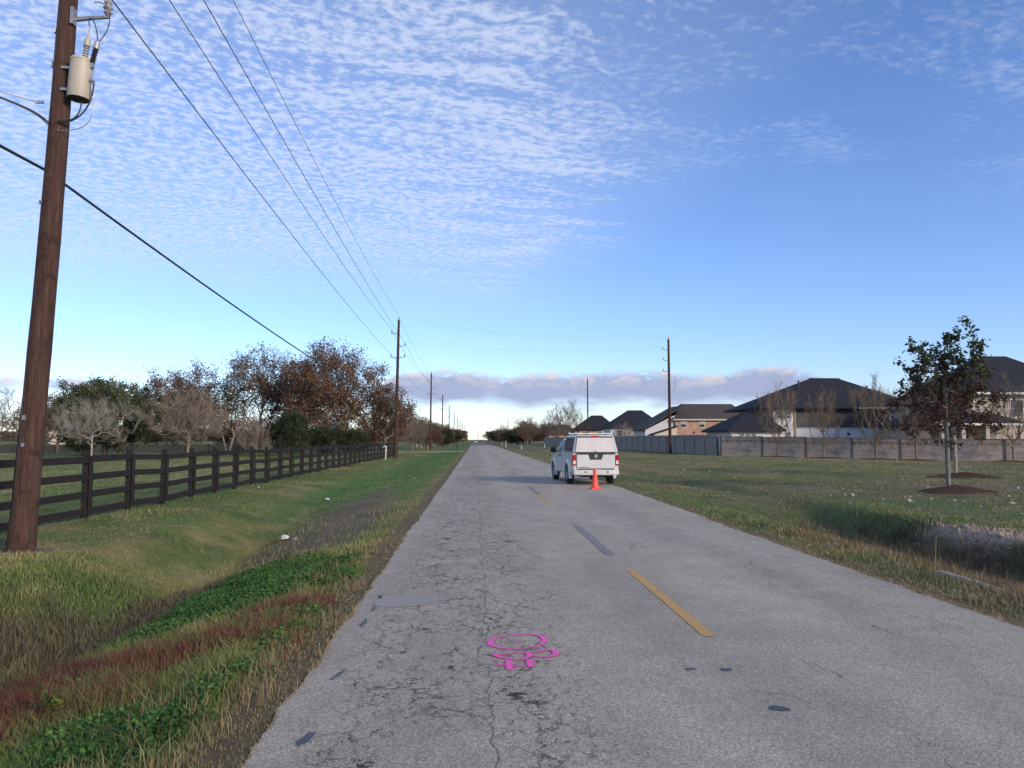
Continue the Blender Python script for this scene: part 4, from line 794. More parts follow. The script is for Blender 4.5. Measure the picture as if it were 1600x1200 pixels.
    for y in (-.68, .70): MB().box((0, y, 1.94), (1.40, .06, .035)).box((.68, y, 1.99), (.03, .05, .13)).box((-.68, y, 1.965), (.03, .05, .08)).obj('cross_bar', M_WHT, tp)
    MB().box((0, 4.10, .72), (1.6, .10, .34)).obj('front_bumper', M_WHT, t, True, .03, 2); MB().box((0, 4.125, .88), (1.1, .05, .18)).obj('grille', M_BLKP, t)
build_truck()

def build_cone():
    m, nt, b = new_mat('orange_cone_plastic'); node, put, M, SS, MIX, NOI, MAP, BUMP = nodes_api(nt)
    tc = node('ShaderNodeTexCoord'); n = NOI(tc.outputs['Object'], 9, 5, .7); put(b.inputs['Base Color'], MIX(M('MULTIPLY', SS(n, .5, .72), .6), (0.80, 0.082, 0.035), (0.42, 0.075, 0.04))); b.inputs['Roughness'].default_value = .55
    t = thing('traffic_cone', 'orange traffic cone standing behind the truck on the pavement', 'traffic cone', (4.13, 26.6, .001), R(8))
    MB().box((0, 0, .02), (.36, .36, .04)).obj('base', m, t, False, .012, 2)
    MB().lathe([(.145, .035), (.135, .06), (.125, .075), (.045, .66), (.042, .70), (.03, .715), (.03, .70)], 24).obj('cone_body', m, t, True)
build_cone()

# ------------------------------------------------------------------ trees
M_BARK = {}
def bark(c):
    if c not in M_BARK: M_BARK[c] = simple('bark', c, tuple(x * .62 for x in c), 6, .9, sc=(2, 2, .6), bump=.4, spec=.2)
    return M_BARK[c]
def frusta(P0, P1, r0, r1, n):
    d = P1 - P0; d /= np.linalg.norm(d, axis=1, keepdims=True) + 1e-9; ref = np.where(np.abs(d[:, 2:3]) < .9, np.array([[0, 0, 1.]]), np.array([[1., 0, 0]])); a = np.cross(d, ref); a /= np.linalg.norm(a, axis=1, keepdims=True); b = np.cross(d, a)
    w = 2 * np.pi * np.arange(n) / n; c = (a[:, None] * np.cos(w)[None, :, None] + b[:, None] * np.sin(w)[None, :, None])
    V = np.concatenate([P0[:, None] + c * r0[:, None, None], P1[:, None] + c * r1[:, None, None]], 1); m = len(P0); k = np.arange(n); q = np.stack([k, (k + 1) % n, n + (k + 1) % n, n + k], -1)
    return V.reshape(-1, 3), (np.arange(m)[:, None, None] * 2 * n + q[None]).reshape(-1, 4)
def grow(seed, h, w, hb, K, trunk_top, r0, step=.45, lump=.35, stems=1, droop=0.0, up=0.35, egg=0.0, tipr=.012, ex=2.3):
    """a skeleton that fills an uneven egg-shaped crown: list of nodes (pos, parent) and pipe-model radii"""
    g = np.random.default_rng(seed); T = []
    while len(T) < K:
        u = g.normal(0, 1, 3); u /= np.linalg.norm(u); rr = g.uniform(0, 1) ** (1 / 2.4); ph = seed * 1.7
        lobe = 1 + lump * (math.sin(3 * math.atan2(u[1], u[0]) + ph) * .5 + math.sin(5 * u[2] + 2 * math.atan2(u[1], u[0]) + ph * 2) * .35 + g.normal(0, .18))
        zz = u[2]; side = 1 - egg * zz
        T.append((u[0] * rr * lobe * w / 2 * side, u[1] * rr * lobe * w / 2 * side, hb + (h - hb) * (.5 + .5 * zz * rr * min(lobe, 1.1))))
    T = np.array(T); T = T[(T[:, 2] > hb * .6)]
    pos = []; par = []
    for s in range(stems):
        a = 2 * math.pi * s / stems + seed; lx, ly = (0, 0) if stems == 1 else (math.cos(a) * w * .14, math.sin(a) * w * .14); n = max(3, int(trunk_top / step)); prev = -1
        for i in range(n + 1): pos.append((lx * (i / n) + (0 if stems == 1 else .05 * math.cos(a)) + (g.normal(0, .035 * step) if i else 0), ly * (i / n) + (g.normal(0, .035 * step) if i else 0), trunk_top * i / n - (.15 if i == 0 else 0))); par.append(prev); prev = len(pos) - 1
    T = T[np.argsort(np.linalg.norm(T - np.array((0, 0, trunk_top * .8)), axis=1) + g.normal(0, w * .06, len(T)))]
    A = np.zeros((200000, 3)); cnt = len(pos); A[:cnt] = pos; minz = trunk_top * .32
    for t in T:
        dv = t - A[:cnt]; dist = np.linalg.norm(dv, axis=1); cost = dist - up * dv[:, 2] * (dv[:, 2] > 0) * .9 + (A[:cnt, 2] < minz) * 99; j = int(np.argmin(cost)); L = dist[j]
        if L < step * .5: continue
        n = max(1, int(L / step)); p = A[j].copy(); prev = j; d0 = A[j] - A[par[j]] if par[j] >= 0 else np.array((0, 0, 1.)); d0 = d0 / (np.linalg.norm(d0) + 1e-9)
        for i in range(n):
            d = (t - p); d /= np.linalg.norm(d) + 1e-9; k = .45 * (1 - i / n); d = d * (1 - k) + d0 * k + g.normal(0, .16, 3); d[2] -= droop * i / n; d /= np.linalg.norm(d); p = p + d * min(L / n, step * 1.3); d0 = d
            A[cnt] = p; par.append(prev); prev = cnt; cnt += 1
    A = A[:cnt]; par = np.array(par); acc = np.zeros(cnt); rad = np.zeros(cnt)
    for i in range(cnt - 1, -1, -1):
        rad[i] = max(tipr, acc[i] ** (1 / ex)) if acc[i] > 0 else tipr
        if par[i] >= 0: acc[par[i]] += rad[i] ** ex
    f = (r0 / rad[0]) if r0 else 1; lg = np.clip(np.log(rad / tipr) / max(np.log(rad[0] / tipr), .1), 0, 1); rad = rad * f ** lg
    return A, par, rad, g
def tree_meshes(A, par, rad, g, leaves, lsize, lcols, twigs=3, tl=.5, tr=.007, split=.035, lshape=.65, lspread=.3, leaf_fn=None, twig_up=.2, twigc=(0.16, 0.125, 0.09), lowcut=0.0):
    e = np.where(par >= 0)[0]; big = e[rad[e] >= split]; sm = e[rad[e] < split]; R1 = np.minimum(rad[par], rad * 1.35)
    Vt, Ft = frusta(A[par[big]], A[big], R1[big], rad[big], 7); trunk = mesh_np('trunk', Vt, [Ft], None, True)
    Vb, Fb = frusta(A[par[sm]], A[sm], R1[sm], rad[sm], 3) if len(sm) else (np.zeros((0, 3)), np.zeros((0, 4), int))
    cand = sm[rad[sm] < split * .8] if len(sm) else e; n = len(cand) * twigs; idx = np.repeat(cand, twigs); base = A[idx] + (A[par[idx]] - A[idx]) * g.uniform(0, 1, (n, 1)); dirp = A[idx] - A[par[idx]]; dirp /= np.linalg.norm(dirp, axis=1, keepdims=True) + 1e-9
    d = dirp * .7 + g.normal(0, .55, (n, 3)) + np.array((0, 0, twig_up)); d /= np.linalg.norm(d, axis=1, keepdims=True); tip = base + d * (tl * g.uniform(.4, 1.3, (n, 1)))
    Vw, Fw = frusta(base, tip, np.full(n, tr), np.full(n, tr * .35), 3)
    V = np.concatenate([Vb, Vw]); F = np.concatenate([Fb, Fw + len(Vb)]); tw = mesh_np('branches', V, [F])
    lf = None
    if leaves:
        i = g.integers(0, n, leaves); P = base[i] + (tip[i] - base[i]) * g.uniform(.2, 1.1, (leaves, 1)) + g.normal(0, lspread, (leaves, 3)); 
        if lowcut: P = P[P[:, 2] > lowcut]
        m = len(P); N = g.normal(0, 1, (m, 3)); N[:, 2] = np.abs(N[:, 2]) + .25; c1, c2 = map(np.array, lcols[:2]); k = sst(fbm(P[:, 0] * .7 + 9, P[:, 2] * .7 + P[:, 1] * .5, 3, 3), .3, .7)[:, None]; C = lerp(c1, c2, k) * g.uniform(.6, 1.35, (m, 1))
        sz = g.uniform(.6, 1.35, m) * lsize
        if leaf_fn: C, keep = leaf_fn(P, C, g); P, N, C, sz = P[keep], N[keep], C[keep], sz[keep]
        lf = leaf_quads('leaves', P, sz, N, C, g, lshape, .3)
    return trunk, tw, lf
def place_tree(name, label, cat, loc, ms, bk, tk, group=None, rz=0, sc=1.0):
    z = gz(loc[0], loc[1]); t = thing(name, label, cat, (loc[0], loc[1], z), rz, group); t.scale = sc if isinstance(sc, tuple) else (sc,) * 3
    tr, tw, lf = ms
    if len(tr.materials) == 0: tr.materials.append(bark(bk))
    if len(tw.materials) == 0: tw.materials.append(bark(tk))
    link('trunk', tr, None, t); c = link('crown', tw, None, t)
    if lf is not None:
        if len(lf.materials) == 0: lf.materials.append(M_FOL)
        link('leaves', lf, None, c)
    return t
GR, PALE, PINKB = (0.13, 0.105, 0.085), (0.36, 0.32, 0.27), (0.20, 0.155, 0.125)
LT = 'trees beyond the board fence'
ORD = 'first second third fourth fifth sixth seventh eighth ninth tenth eleventh twelfth thirteenth fourteenth'.split()
BR1, BR2, BR3 = (0.095, 0.052, 0.032), (0.170, 0.092, 0.050), (0.050, 0.045, 0.024)
oak1 = tree_meshes(*grow(3, 12.6, 13.5, 2.0, 420, 3.6, .34, .55, .35), 17000, .25, ((0.125, 0.078, 0.060), (0.190, 0.125, 0.092)), 8, .8, .010, .05, lspread=.40)
oak2 = tree_meshes(*grow(5, 15.3, 11.5, 2.5, 430, 4.2, .36, .6, .35, up=.5), 15000, .25, ((0.130, 0.085, 0.062), (0.195, 0.135, 0.095)), 8, .9, .010, .05, lspread=.40)
oak3 = tree_meshes(*grow(8, 14.8, 14.5, 1.6, 520, 3.4, .38, .6, .38, stems=2), 26000, .25, ((0.135, 0.078, 0.050), (0.210, 0.125, 0.076)), 7, .9, .010, .05, lspread=.40)
oak4 = tree_meshes(*grow(12, 9.6, 9.0, 1.2, 300, 2.6, .24, .5, .35), 10500, .24, ((0.175, 0.105, 0.065), (0.145, 0.085, 0.052)), 4, .8, .013, .045, lspread=.28)
bare1 = tree_meshes(*grow(22, 6.2, 7.6, 1.2, 320, 2.6, .085, .32, .30, up=.45, tipr=.007), 0, 0, (), 11, .75, .0055, .022, twig_up=.45)
bare2 = tree_meshes(*grow(24, 7.4, 8.6, 1.0, 380, 2.8, .11, .36, .32, up=.5, tipr=.008), 1500, .13, ((0.20, 0.15, 0.10), (0.15, 0.115, 0.08)), 12, .85, .0065, .03, twig_up=.5)
bare3 = tree_meshes(*grow(27, 4.6, 4.4, .3, 200, .8, .08, .3, .25, stems=3, up=.9, tipr=.008), 0, 0, (), 13, .65, .006, .03, twig_up=.6)
bare4 = tree_meshes(*grow(29, 9.5, 7.0, 1.4, 330, 3.0, .20, .45, .3, up=.7), 2200, .15, ((0.16, 0.12, 0.06), (0.13, 0.09, 0.05)), 5, .9, .012, .035)
ever = tree_meshes(*grow(33, 8.6, 12.2, .6, 420, 2.0, .28, .45, .30, up=.3), 44000, .26, ((0.060, 0.075, 0.040), (0.125, 0.140, 0.070)), 4, .7, .012, .04, lspread=.26)
bushg = tree_meshes(*grow(37, 5.1, 4.5, .2, 200, .9, .10, .35, .22, stems=2), 14000, .16, ((0.028, 0.045, 0.022), (0.055, 0.075, 0.035)), 5, .5, .010, .03, lspread=.2)
young = [tree_meshes(*grow(41 + i, 8.4, 4.6, 1.7, 190, 3.6, .10, .4, .2, up=.95), 120, .12, ((0.20, 0.11, 0.05), (0.15, 0.09, 0.05)), 5, .8, .013, .022, twig_up=.5) for i in range(2)]
place_tree('oak_tree', 'broad oak with dusky brown leaves, behind the beige bare tree', 'tree', (-41.0, 112), oak1, GR, GR, LT)
place_tree('oak_tree', 'tall brown-leaved tree in the middle of the left grove', 'tree', (-31.0, 113), oak2, GR, GR, LT, .6)
place_tree('oak_tree', 'tallest and widest rust-brown tree left of the second utility pole', 'tree', (-19.2, 105), oak3, PALE, GR, LT)
place_tree('oak_tree', 'rust-brown tree just behind the second utility pole', 'tree', (-12.6, 108), oak4, PALE, GR, LT, 1.0)
place_tree('oak_tree', 'brown-leaved tree filling the gap between the two tallest trees', 'tree', (-25.0, 116), oak4, GR, GR, LT, 2.2, 1.4)
place_tree('oak_tree', 'brown tree deep in the grove, seen right of the evergreen', 'tree', (-51, 140), oak4, GR, GR, LT, 4.0, 1.1)
place_tree('evergreen_tree', 'dark green evergreen tree left of the grove', 'tree', (-42.4, 90.5), ever, GR, GR, LT)
place_tree('bare_tree', 'small whitish bare tree in front of the evergreen', 'tree', (-37.8, 78), bare1, (0.40, 0.37, 0.33), (0.34, 0.31, 0.27), LT)
place_tree('bare_tree', 'beige leafless bushy tree at the left end of the grove', 'tree', (-31.0, 85), bare2, (0.30, 0.25, 0.19), (0.27, 0.22, 0.17), LT)
place_tree('bare_tree', 'leafless tree with two pale trunks beside the beige bushy tree', 'tree', (-29.0, 92), tree_meshes(*grow(51, 5.6, 5.4, 2.0, 150, 2.6, .14, .4, .3, stems=2, up=.5), 900, .16, (BR2, BR1), 4, .6, .011, .03), (0.42, 0.34, 0.26), (0.22, 0.17, 0.12), LT)
place_tree('bare_shrub', 'pale greyish bare shrub left of the dark green bush', 'shrub', (-24.6, 87), bare3, (0.26, 0.21, 0.17), (0.27, 0.215, 0.18), LT)
place_tree('green_bush', 'large rounded dark green bush below the brown trees', 'bush', (-20.8, 88), bushg, GR, GR, LT)
place_tree('green_bush', 'smaller dark green bush right of the large rounded one', 'bush', (-17.6, 92), bushg, GR, GR, LT, 2, (.95, .95, .70))
place_tree('green_bush', 'low olive bush nearest the second utility pole', 'bush', (-14.6, 94), bushg, GR, GR, LT, 4, (.8, .8, .62))
for i, (x, y, s, lb) in enumerate([(-47, 122, (.8, .8, .5), 'low brown thicket behind the evergreen'), (-38, 121, (.9, .9, .5), 'low brown thicket under the broad dusky oak'), (-31, 123, (.9, .9, .55), 'low brown thicket at the middle of the grove'), (-23, 124, (.9, .9, .5), 'low brown thicket left of the tallest tree'), (-15.5, 122, (.9, .9, .55), 'low brown thicket right of the tallest tree')]): place_tree('thicket', lb, 'bush', (x, y), oak4, GR, GR, LT, i * 1.7, s)
place_tree('bare_tree', 'bare brown tree cut by the left edge of the picture', 'tree', (-49.4, 82), bare4, (0.17, 0.13, 0.10), (0.15, 0.115, 0.09), LT, 0, (.85, .85, .75))
place_tree('bare_tree', 'pale bare tree behind the end of the board fence', 'tree', (-13.8, 128), bare2, (0.33, 0.28, 0.24), (0.27, 0.22, 0.18), LT, 1.3, 1.0)
place_tree('bare_tree', 'pale bare tree leaning toward the third utility pole', 'tree', (-11.4, 141), bare2, (0.33, 0.28, 0.24), (0.27, 0.22, 0.18), LT, 3.3, .85)
place_tree('brown_bush', 'rusty brown bush spreading beside the third utility pole', 'bush', (-9.2, 150), oak4, GR, GR, LT, 3, (.75, .75, .5))
place_tree('brown_bush', 'rusty brown bush behind the driveway, close to the road', 'bush', (-11.6, 165), oak4, GR, GR, LT, 5, (.8, .8, .62))
place_tree('green_bush', 'dark green bush far along the left roadside', 'bush', (-8.6, 205), bushg, GR, GR, LT, 1, (1.1, 1.1, .95))
for i, (x, y, m, s) in enumerate([(-14, 185, oak4, (.9, .9, .75)), (-12, 225, oak4, (.9, .9, .7)), (-15, 255, oak1, (.7, .7, .58)), (-12, 290, oak4, (1, 1, .8)), (-14, 330, oak1, (.8, .8, .6)), (-11, 380, bushg, (2, 2, 1.3)), (-15, 430, oak1, (1, 1, .65)), (-12, 500, oak4, (1.4, 1.4, .9)), (-18, 580, oak1, (1.3, 1.3, .75))]):
    place_tree('roadside_tree', ORD[i] + ' tree, counted from the near end, in the far belt left of the road', 'tree', (x, y), m, GR, GR, 'far trees on the left roadside', i * 1.1, s)
place_tree('bare_tree', 'wispy tall bare tree with yellowish twigs behind the truck', 'tree', (24.6, 203), bare4, (0.20, 0.16, 0.11), (0.22, 0.175, 0.11), None, 0, (1.25, 1.25, 1.28))
place_tree('bare_tree', 'narrower yellowish bare tree left of the wispy tall one', 'tree', (24.2, 243), bare4, (0.20, 0.16, 0.11), (0.22, 0.175, 0.11), None, 2, (1.0, 1.0, 1.17))
place_tree('small_tree', 'small reddish tree behind the grey fence right of the truck', 'tree', (28.8, 150), bare3, (0.16, 0.10, 0.07), (0.20, 0.115, 0.08), None, 1, (1.1, 1.1, 1.1))
for i, (x, y, m, s) in enumerate([(17.5, 262, bare4, (1.3, 1.3, 1.0)), (19.5, 275, oak4, (.9, .9, .75)), (15.5, 285, bushg, (1.6, 1.6, 1.1)), (21, 300, bare4, (1.4, 1.4, 1.0)), (14.5, 320, bushg, (1.8, 1.8, 1.1)), (18, 340, oak1, (.8, .8, .55)), (13.5, 370, bare4, (1.5, 1.5, .9)), (16, 400, oak1, (.9, .9, .6)), (14, 450, bushg, (2.3, 2.3, 1.5)), (18, 520, oak1, (1.2, 1.2, .65)), (15, 600, oak1, (1.3, 1.3, .7)), (27, 290, oak1, (.9, .9, .65)), (33, 340, oak1, (1, 1, .7)), (24, 380, oak4, (1.3, 1.3, 1.1))]):
    place_tree('roadside_tree', ORD[i] + ' tree, counted from the near end, in the far belt right of the road', 'tree', (x, y), m, GR, GR, 'far trees on the right roadside', i * 1.3, s)
YL = ['leafless young tree at the left end of the brick wall', 'leafless young tree in front of the dark patio screen, left one', 'tallest leafless young tree in front of the dark patio screen', 'leafless young tree right of the dark patio screen', 'leafless young tree by the wall at the right edge']
M_MULCH = simple('dark_mulch', (0.045, 0.027, 0.020), (0.090, 0.055, 0.040), 26, .95, bump=.9, dist=.03, spec=.1)
def mound(label, x, y, rx, ry, h, seed):
    n, k = 40, 9; V = []; g = random.Random(seed); z0 = gz(x, y)
    for j in range(k + 1):
        for i in range(n):
            a = 2 * math.pi * i / n; r = j / k; wob = 1 + .10 * math.sin(3 * a + seed) + .06 * math.sin(7 * a + seed * 2); px, py = x + rx * r * wob * math.cos(a), y + ry * r * wob * math.sin(a)
            V.append((px - x, py - y, gz(px, py) - z0 + h * (1 - r ** 1.6) - .03 * r + .035 + (g.uniform(-.02, .02) if j < k else -.05)))
    F = [(j * n + i, j * n + (i + 1) % n, (j + 1) * n + (i + 1) % n, (j + 1) * n + i) for j in range(k) for i in range(n)]
    me = bpy.data.meshes.new('mulch_mound'); me.from_pydata(V, [], F); me.shade_smooth(); o = link('mulch_mound', me, M_MULCH, None, (x, y, z0)); return tag(o, label, 'mulch', 'mulch rings under the lawn trees')
for i, (x, y, s) in enumerate([(32.0, 80.3, .96), (35.9, 78.1, .86), (40.2, 75.8, 1.02), (43.3, 74.0, .90), (50.3, 70.0, 1.0)]):
    place_tree('young_tree', YL[i], 'tree', (x, y), young[i % 2], (0.24, 0.19, 0.14), (0.24, 0.18, 0.12), 'young trees along the brick wall', i * 1.9, s)
    mound('thin dark mulch bed, ' + ('first', 'second', 'third', 'fourth', 'last')[i] + ' along the brick wall from the left', x, y, 2.2, .8, .10, i)

# the two planted trees on the lawn with big leathery leaves
def mag_fn(hi, lo):
    def fn(P, C, g):
        t = sst(P[:, 2], lo, hi)[:, None]; n = g.uniform(0, 1, (len(P), 1)); green = lerp(np.array((0.030, 0.050, 0.026)), np.array((0.075, 0.095, 0.045)), g.uniform(0, 1, (len(P), 1))); red = lerp(np.array((0.070, 0.032, 0.028)), np.array((0.115, 0.062, 0.045)), g.uniform(0, 1, (len(P), 1)))
        C = np.where(n < t * 1.05, green, red); C = np.where((g.uniform(0, 1, (len(P), 1)) < .05) & (t > .5), np.array((0.24, 0.19, 0.11)), C); keep = g.uniform(0, 1, len(P)) < (.50 + .50 * t[:, 0]); return C, keep
    return fn
mag1 = tree_meshes(*grow(61, 5.5, 3.0, 1.5, 270, 3.9, .075, .22, .38, up=.25, egg=.25), 5600, .15, ((.04, .06, .03), (.05, .07, .03)), 4, .32, .005, .02, .55, .055, mag_fn(4.8, 2.7))
mag2 = tree_meshes(*grow(64, 4.8, 3.2, 1.9, 170, 3.7, .085, .24, .38, up=.3), 3600, .16, ((.04, .06, .03), (.05, .07, .03)), 4, .34, .006, .02, .55, .06, mag_fn(4.6, 2.6))
MAGC = (0.21, 0.20, 0.165)
place_tree('broadleaf_tree', 'nearer lawn tree with dark glossy leaves and reddish lower twigs', 'tree', (15.63, 24.9), mag1, MAGC, (0.085, 0.05, 0.042), None, .4)
place_tree('broadleaf_tree', 'second lawn tree half hidden behind the nearer leafy one', 'tree', (22.2, 34.8), mag2, (0.33, 0.31, 0.26), (0.10, 0.06, 0.05), None, 1.4, (1, 1, .93))
mound('dark mulch mound under the nearer leafy lawn tree', 15.7, 24.6, 1.35, .95, .17, 3); mound('dark mulch mound under the second lawn tree', 22.4, 34.4, 1.75, 1.2, .16, 5)

def far_woods():
    g = np.random.default_rng(77); n = 26000; x = g.uniform(-1500, 1500, n); y = g.uniform(820, 1000, n); gap = np.abs(x - 2) > 12; top = 5 + 9 * fbm(x * .02, x * 0, 5, 4); z = top * g.uniform(0, 1, n) ** .8; x, y, z = x[gap], y[gap], z[gap]; m = len(x)
    N = g.normal(0, 1, (m, 3)); N[:, 1] -= 1; C = lerp(np.array((0.05, 0.055, 0.035)), np.array((0.12, 0.09, 0.06)), fbm(x * .03, y * 0, 8, 3)[:, None]) * g.uniform(.7, 1.3, (m, 1))
    tag(link('far_woods', leaf_quads('far_woods', np.stack([x, y, z], -1), g.uniform(3, 6, m), N, C, g, .8), M_FOL), 'far-off belt of woods along the horizon', 'woods', kind='stuff')
far_woods()

# ------------------------------------------------------------------ houses
M_ROOF = simple('charcoal_shingle', (0.018, 0.020, 0.028), (0.030, 0.032, 0.040), 7, .9, sc=(1, 1, 4), bump=.4, dist=.03, spec=.2); M_ROOF2 = simple('brown_grey_shingle', (0.060, 0.052, 0.046), (0.082, 0.072, 0.064), 7, .9, sc=(1, 1, 4), bump=.4, dist=.03, spec=.2)
M_STUC = simple('white_painted_brick', (0.58, 0.58, 0.58), (0.52, 0.52, 0.53), 3, .85, bump=.2); M_BEIG = simple('beige_stucco', (0.42, 0.36, 0.31), (0.37, 0.32, 0.27), 2, .9); M_CREAM = simple('cream_siding', (0.58, 0.50, 0.40), (0.52, 0.45, 0.37), 3, .8, sc=(.2, .2, 6)); M_TRIM = simple('white_trim', (0.62, 0.61, 0.58), None, 3, .6); M_SCRN = simple('dark_patio_screen', (0.028, 0.029, 0.034), (0.04, 0.04, 0.046), 2, .6); M_PANE = simple('window_glass', (0.05, 0.06, 0.075), None, 1, .08, spec=.8); M_TAN = simple('painted_sunlight_tan', (0.40, 0.26, 0.14), None, 4, .8)
M_PANEL = simple('drawn_blind', (0.42, 0.42, 0.36), None, 1, .3)
def hip(x0, x1, y0, y1, ze, zr, rx0, rx1, ry, th=.22):
    V = [(x0, y0, ze), (x1, y0, ze), (x1, y1, ze), (x0, y1, ze), (rx0, ry, zr), (rx1, ry, zr)]; U = [(x, y, z - th) for x, y, z in V[:4]]
    return MB().add(V + U, [(0, 1, 5, 4), (1, 2, 5), (2, 3, 4, 5), (3, 0, 4), (6, 7, 1, 0), (7, 8, 2, 1), (8, 9, 3, 2), (9, 6, 0, 3), (9, 8, 7, 6)])
class House:
    def __init__(s, label, loc): s.t = thing('house', label, 'house', loc, 0, 'houses behind the walls'); s.o = Vector(loc)
    def put(s, mb, name, mat, par=None, bev=0):
        o = mb.obj(name, mat, None, False, bev, 1); o.parent = par or s.t
        me = o.data; 
        me.transform(Matrix.Translation(-s.o)); return o
    def wall(s, x0, x1, y0, y1, z0, z1, mat, name='wall'): return s.put(MB().box(((x0 + x1) / 2, (y0 + y1) / 2, (z0 + z1) / 2), (x1 - x0, y1 - y0, z1 - z0)), name, mat)
    def window(s, x, y, z, w, h, pane=None):
        f = s.put(MB().box((x, y - .02, z), (w + .16, .08, h + .16)), 'window', M_TRIM); s.put(MB().box((x, y - .055, z + h / 4), (w, .05, h / 2 - .04)), 'pane', pane or M_PANE, f); s.put(MB().box((x, y - .05, z - h / 4), (w, .05, h / 2 - .04)), 'pane', M_PANE, f); s.put(MB().box((x, y - .06, z - h / 2 - .10), (w + .3, .16, .06)), 'sill', M_TRIM, f)
    def vent(s, x, y, z, par): s.put(MB().tube([(x, y, z - .6), (x, y, z + .7)], .09, 8).tube([(x, y, z + .6), (x, y, z + .85)], .14, 8), 'vent_pipe', M_BLKP, par)
# brick house
h = House('pink brick two-storey house with a brown-grey roof, right of the tall pole', (46, 150, 0))
h.wall(39.3, 54.0, 150, 163, -.3, 5.66, M_BRH); r = h.put(hip(38.7, 54.7, 149.4, 163.6, 5.75, 9.05, 42.2, 52.8, 156.5), 'roof', M_ROOF2); h.put(MB().box((46.7, 149.38, 5.62), (16.0, .06, .24)), 'fascia', M_CREAM, r)
h.put(MB().prism([(33.4, -.3), (39.28, -.3), (39.28, 6.5), (33.4, 3.6)], 150.4, 161, 'y'), 'wing_wall', M_STUC); h.put(MB().prism([(32.7, 3.5), (32.7, 3.75), (41.2, 8.55), (41.2, 8.3)], 149.7, 161.6, 'y'), 'wing_roof', M_ROOF2)
h.put(MB().prism([(34.8, 2.2), (39.25, 2.2), (39.25, 4.1), (34.8, 2.7)], 148.6, 150.38, 'y'), 'porch_gable', M_CREAM); h.put(MB().prism([(34.3, 2.62), (34.3, 2.85), (39.35, 4.42), (39.35, 4.18)], 148.3, 150.39, 'y'), 'porch_roof', M_ROOF); h.put(MB().box((35.0, 148.9, 1.0), (.25, .25, 2.5)), 'porch_post', M_TRIM)
for x in (40.9, 44.6): h.window(x, 150, 4.75, 1.0, 1.25, M_PANEL)
h.window(50.4, 150, 4.75, .9, 1.1, M_PANEL); h.put(MB().box((43.0, 149.97, 3.15), (.4, .1, .35)), 'wall_vent', M_BLKP); h.vent(39.6, 155, 7.4, r)
# white house with patio screen
h = House('large white house with a black hipped roof and a dark patio screen', (51, 105, 0)); bx = 105.6
h.wall(41.3, 44.2, 105, 119, -.4, 6.05, M_STUC); h.wall(44.2, 57.8, 106.2, 119, -.4, 6.05, M_STUC, 'recessed_wall'); h.wall(57.8, 62.3, 105, 119, -.4, 6.05, M_STUC); h.wall(44.22, 57.78, 105.05, 105.35, -.4, 3.25, M_STUC, 'patio_wall')
for i in range(6): h.put(MB().box((44.45 + 13.3 * (i + .5) / 6, 105.2, 4.65), (13.3 / 6 - .05, .05, 2.75)), 'screen_panel', M_SCRN)
h.put(MB().box((44.32, 105.0, 2.9), (.22, .25, 6.2)), 'sunlit_corner_post', M_TAN); h.put(MB().box((51, 105.12, 3.3), (13.5, .4, .10)), 'patio_sill', M_TRIM)  # corner post strip: warm sunlight on the corner is painted in as tan
r = h.put(hip(39.1, 63.0, 104.3, 119.7, 6.2, 10.75, 49.6, 54.2, 112), 'roof', M_ROOF); h.put(MB().box((51.0, 104.28, 6.09), (23.9, .06, .22)), 'fascia', M_TRIM, r); h.put(hip(39.0, 53.0, 103.9, 112, 6.22, 9.35, 45.0, 48.3, 108), 'front_roof', M_ROOF)
h.put(MB().tube([(49.6, 112, 10.72), (54.2, 112, 10.72)], .14, 6), 'ridge_cap', M_ROOF, r); h.vent(46.0, 107.4, 9.3, r); h.vent(57.2, 109.8, 8.7, r); h.vent(58.4, 109.8, 8.3, r)
h.wall(34.0, 40.9, 101.0, 112, -.4, 2.85, M_STUC, 'wing_wall'); h.put(hip(33.3, 41.25, 100.3, 112.6, 2.98, 5.9, 38.4, 39.4, 106.5), 'wing_roof', M_ROOF)
for x in (42.1, 43.3): h.window(x, 105, 5.1, .75, .95); h.window(x, 105, 2.3, .75, .9)
for x in (35.4, 36.2, 37.0): h.window(x, 101, 2.2, .5, .6)
h.put(MB().box((51.9, 105.0, 2.5), (.35, .1, .35)), 'wall_vent', M_BLKP)
# right-edge house
h = House('beige house with a columned porch, cut by the right edge', (64, 88, 0))
h.wall(57.8, 74, 88, 101, -.5, 7.1, M_BEIG); r = h.put(hip(57.0, 74.8, 87.2, 101.8, 7.25, 12.3, 64.0, 67.5, 94.5), 'roof', M_ROOF); h.put(MB().box((65.9, 87.17, 7.13), (17.8, .06, .25)), 'fascia', M_TRIM, r); h.window(63.9, 88, 5.4, 1.5, 2.0); h.window(68.0, 88, 5.4, 1.5, 2.0)
h.wall(53.2, 57.78, 90, 100, -.5, 3.4, M_BEIG, 'wing_wall'); h.put(hip(52.2, 62.8, 84.4, 99.5, 3.55, 6.0, 57.0, 59.0, 91), 'porch_roof', M_ROOF); h.put(MB().box((57.5, 84.37, 3.43), (10.6, .06, .24)), 'fascia', M_TRIM)
for x in (52.8, 55.2, 58.0, 62.0): c = h.put(MB().box((x, 84.9, 1.5), (.42, .42, 3.6)), 'porch_column', M_BEIG); h.put(MB().box((x, 84.9, 3.2), (.55, .55, .16)), 'capital', M_TRIM, c)
h.put(MB().box((58.6, 87.95, 1.9), (1.5, .1, 2.3)), 'porch_door', simple('tan_door', (.50, .36, .18), None, 3, .7)); h.window(60.6, 87.98, 1.9, 1.3, 1.6); h.window(54.0, 90, 2.0, 1.6, 1.5); h.window(56.4, 90, 2.0, 1.2, 1.5)  # tan is the door's own colour
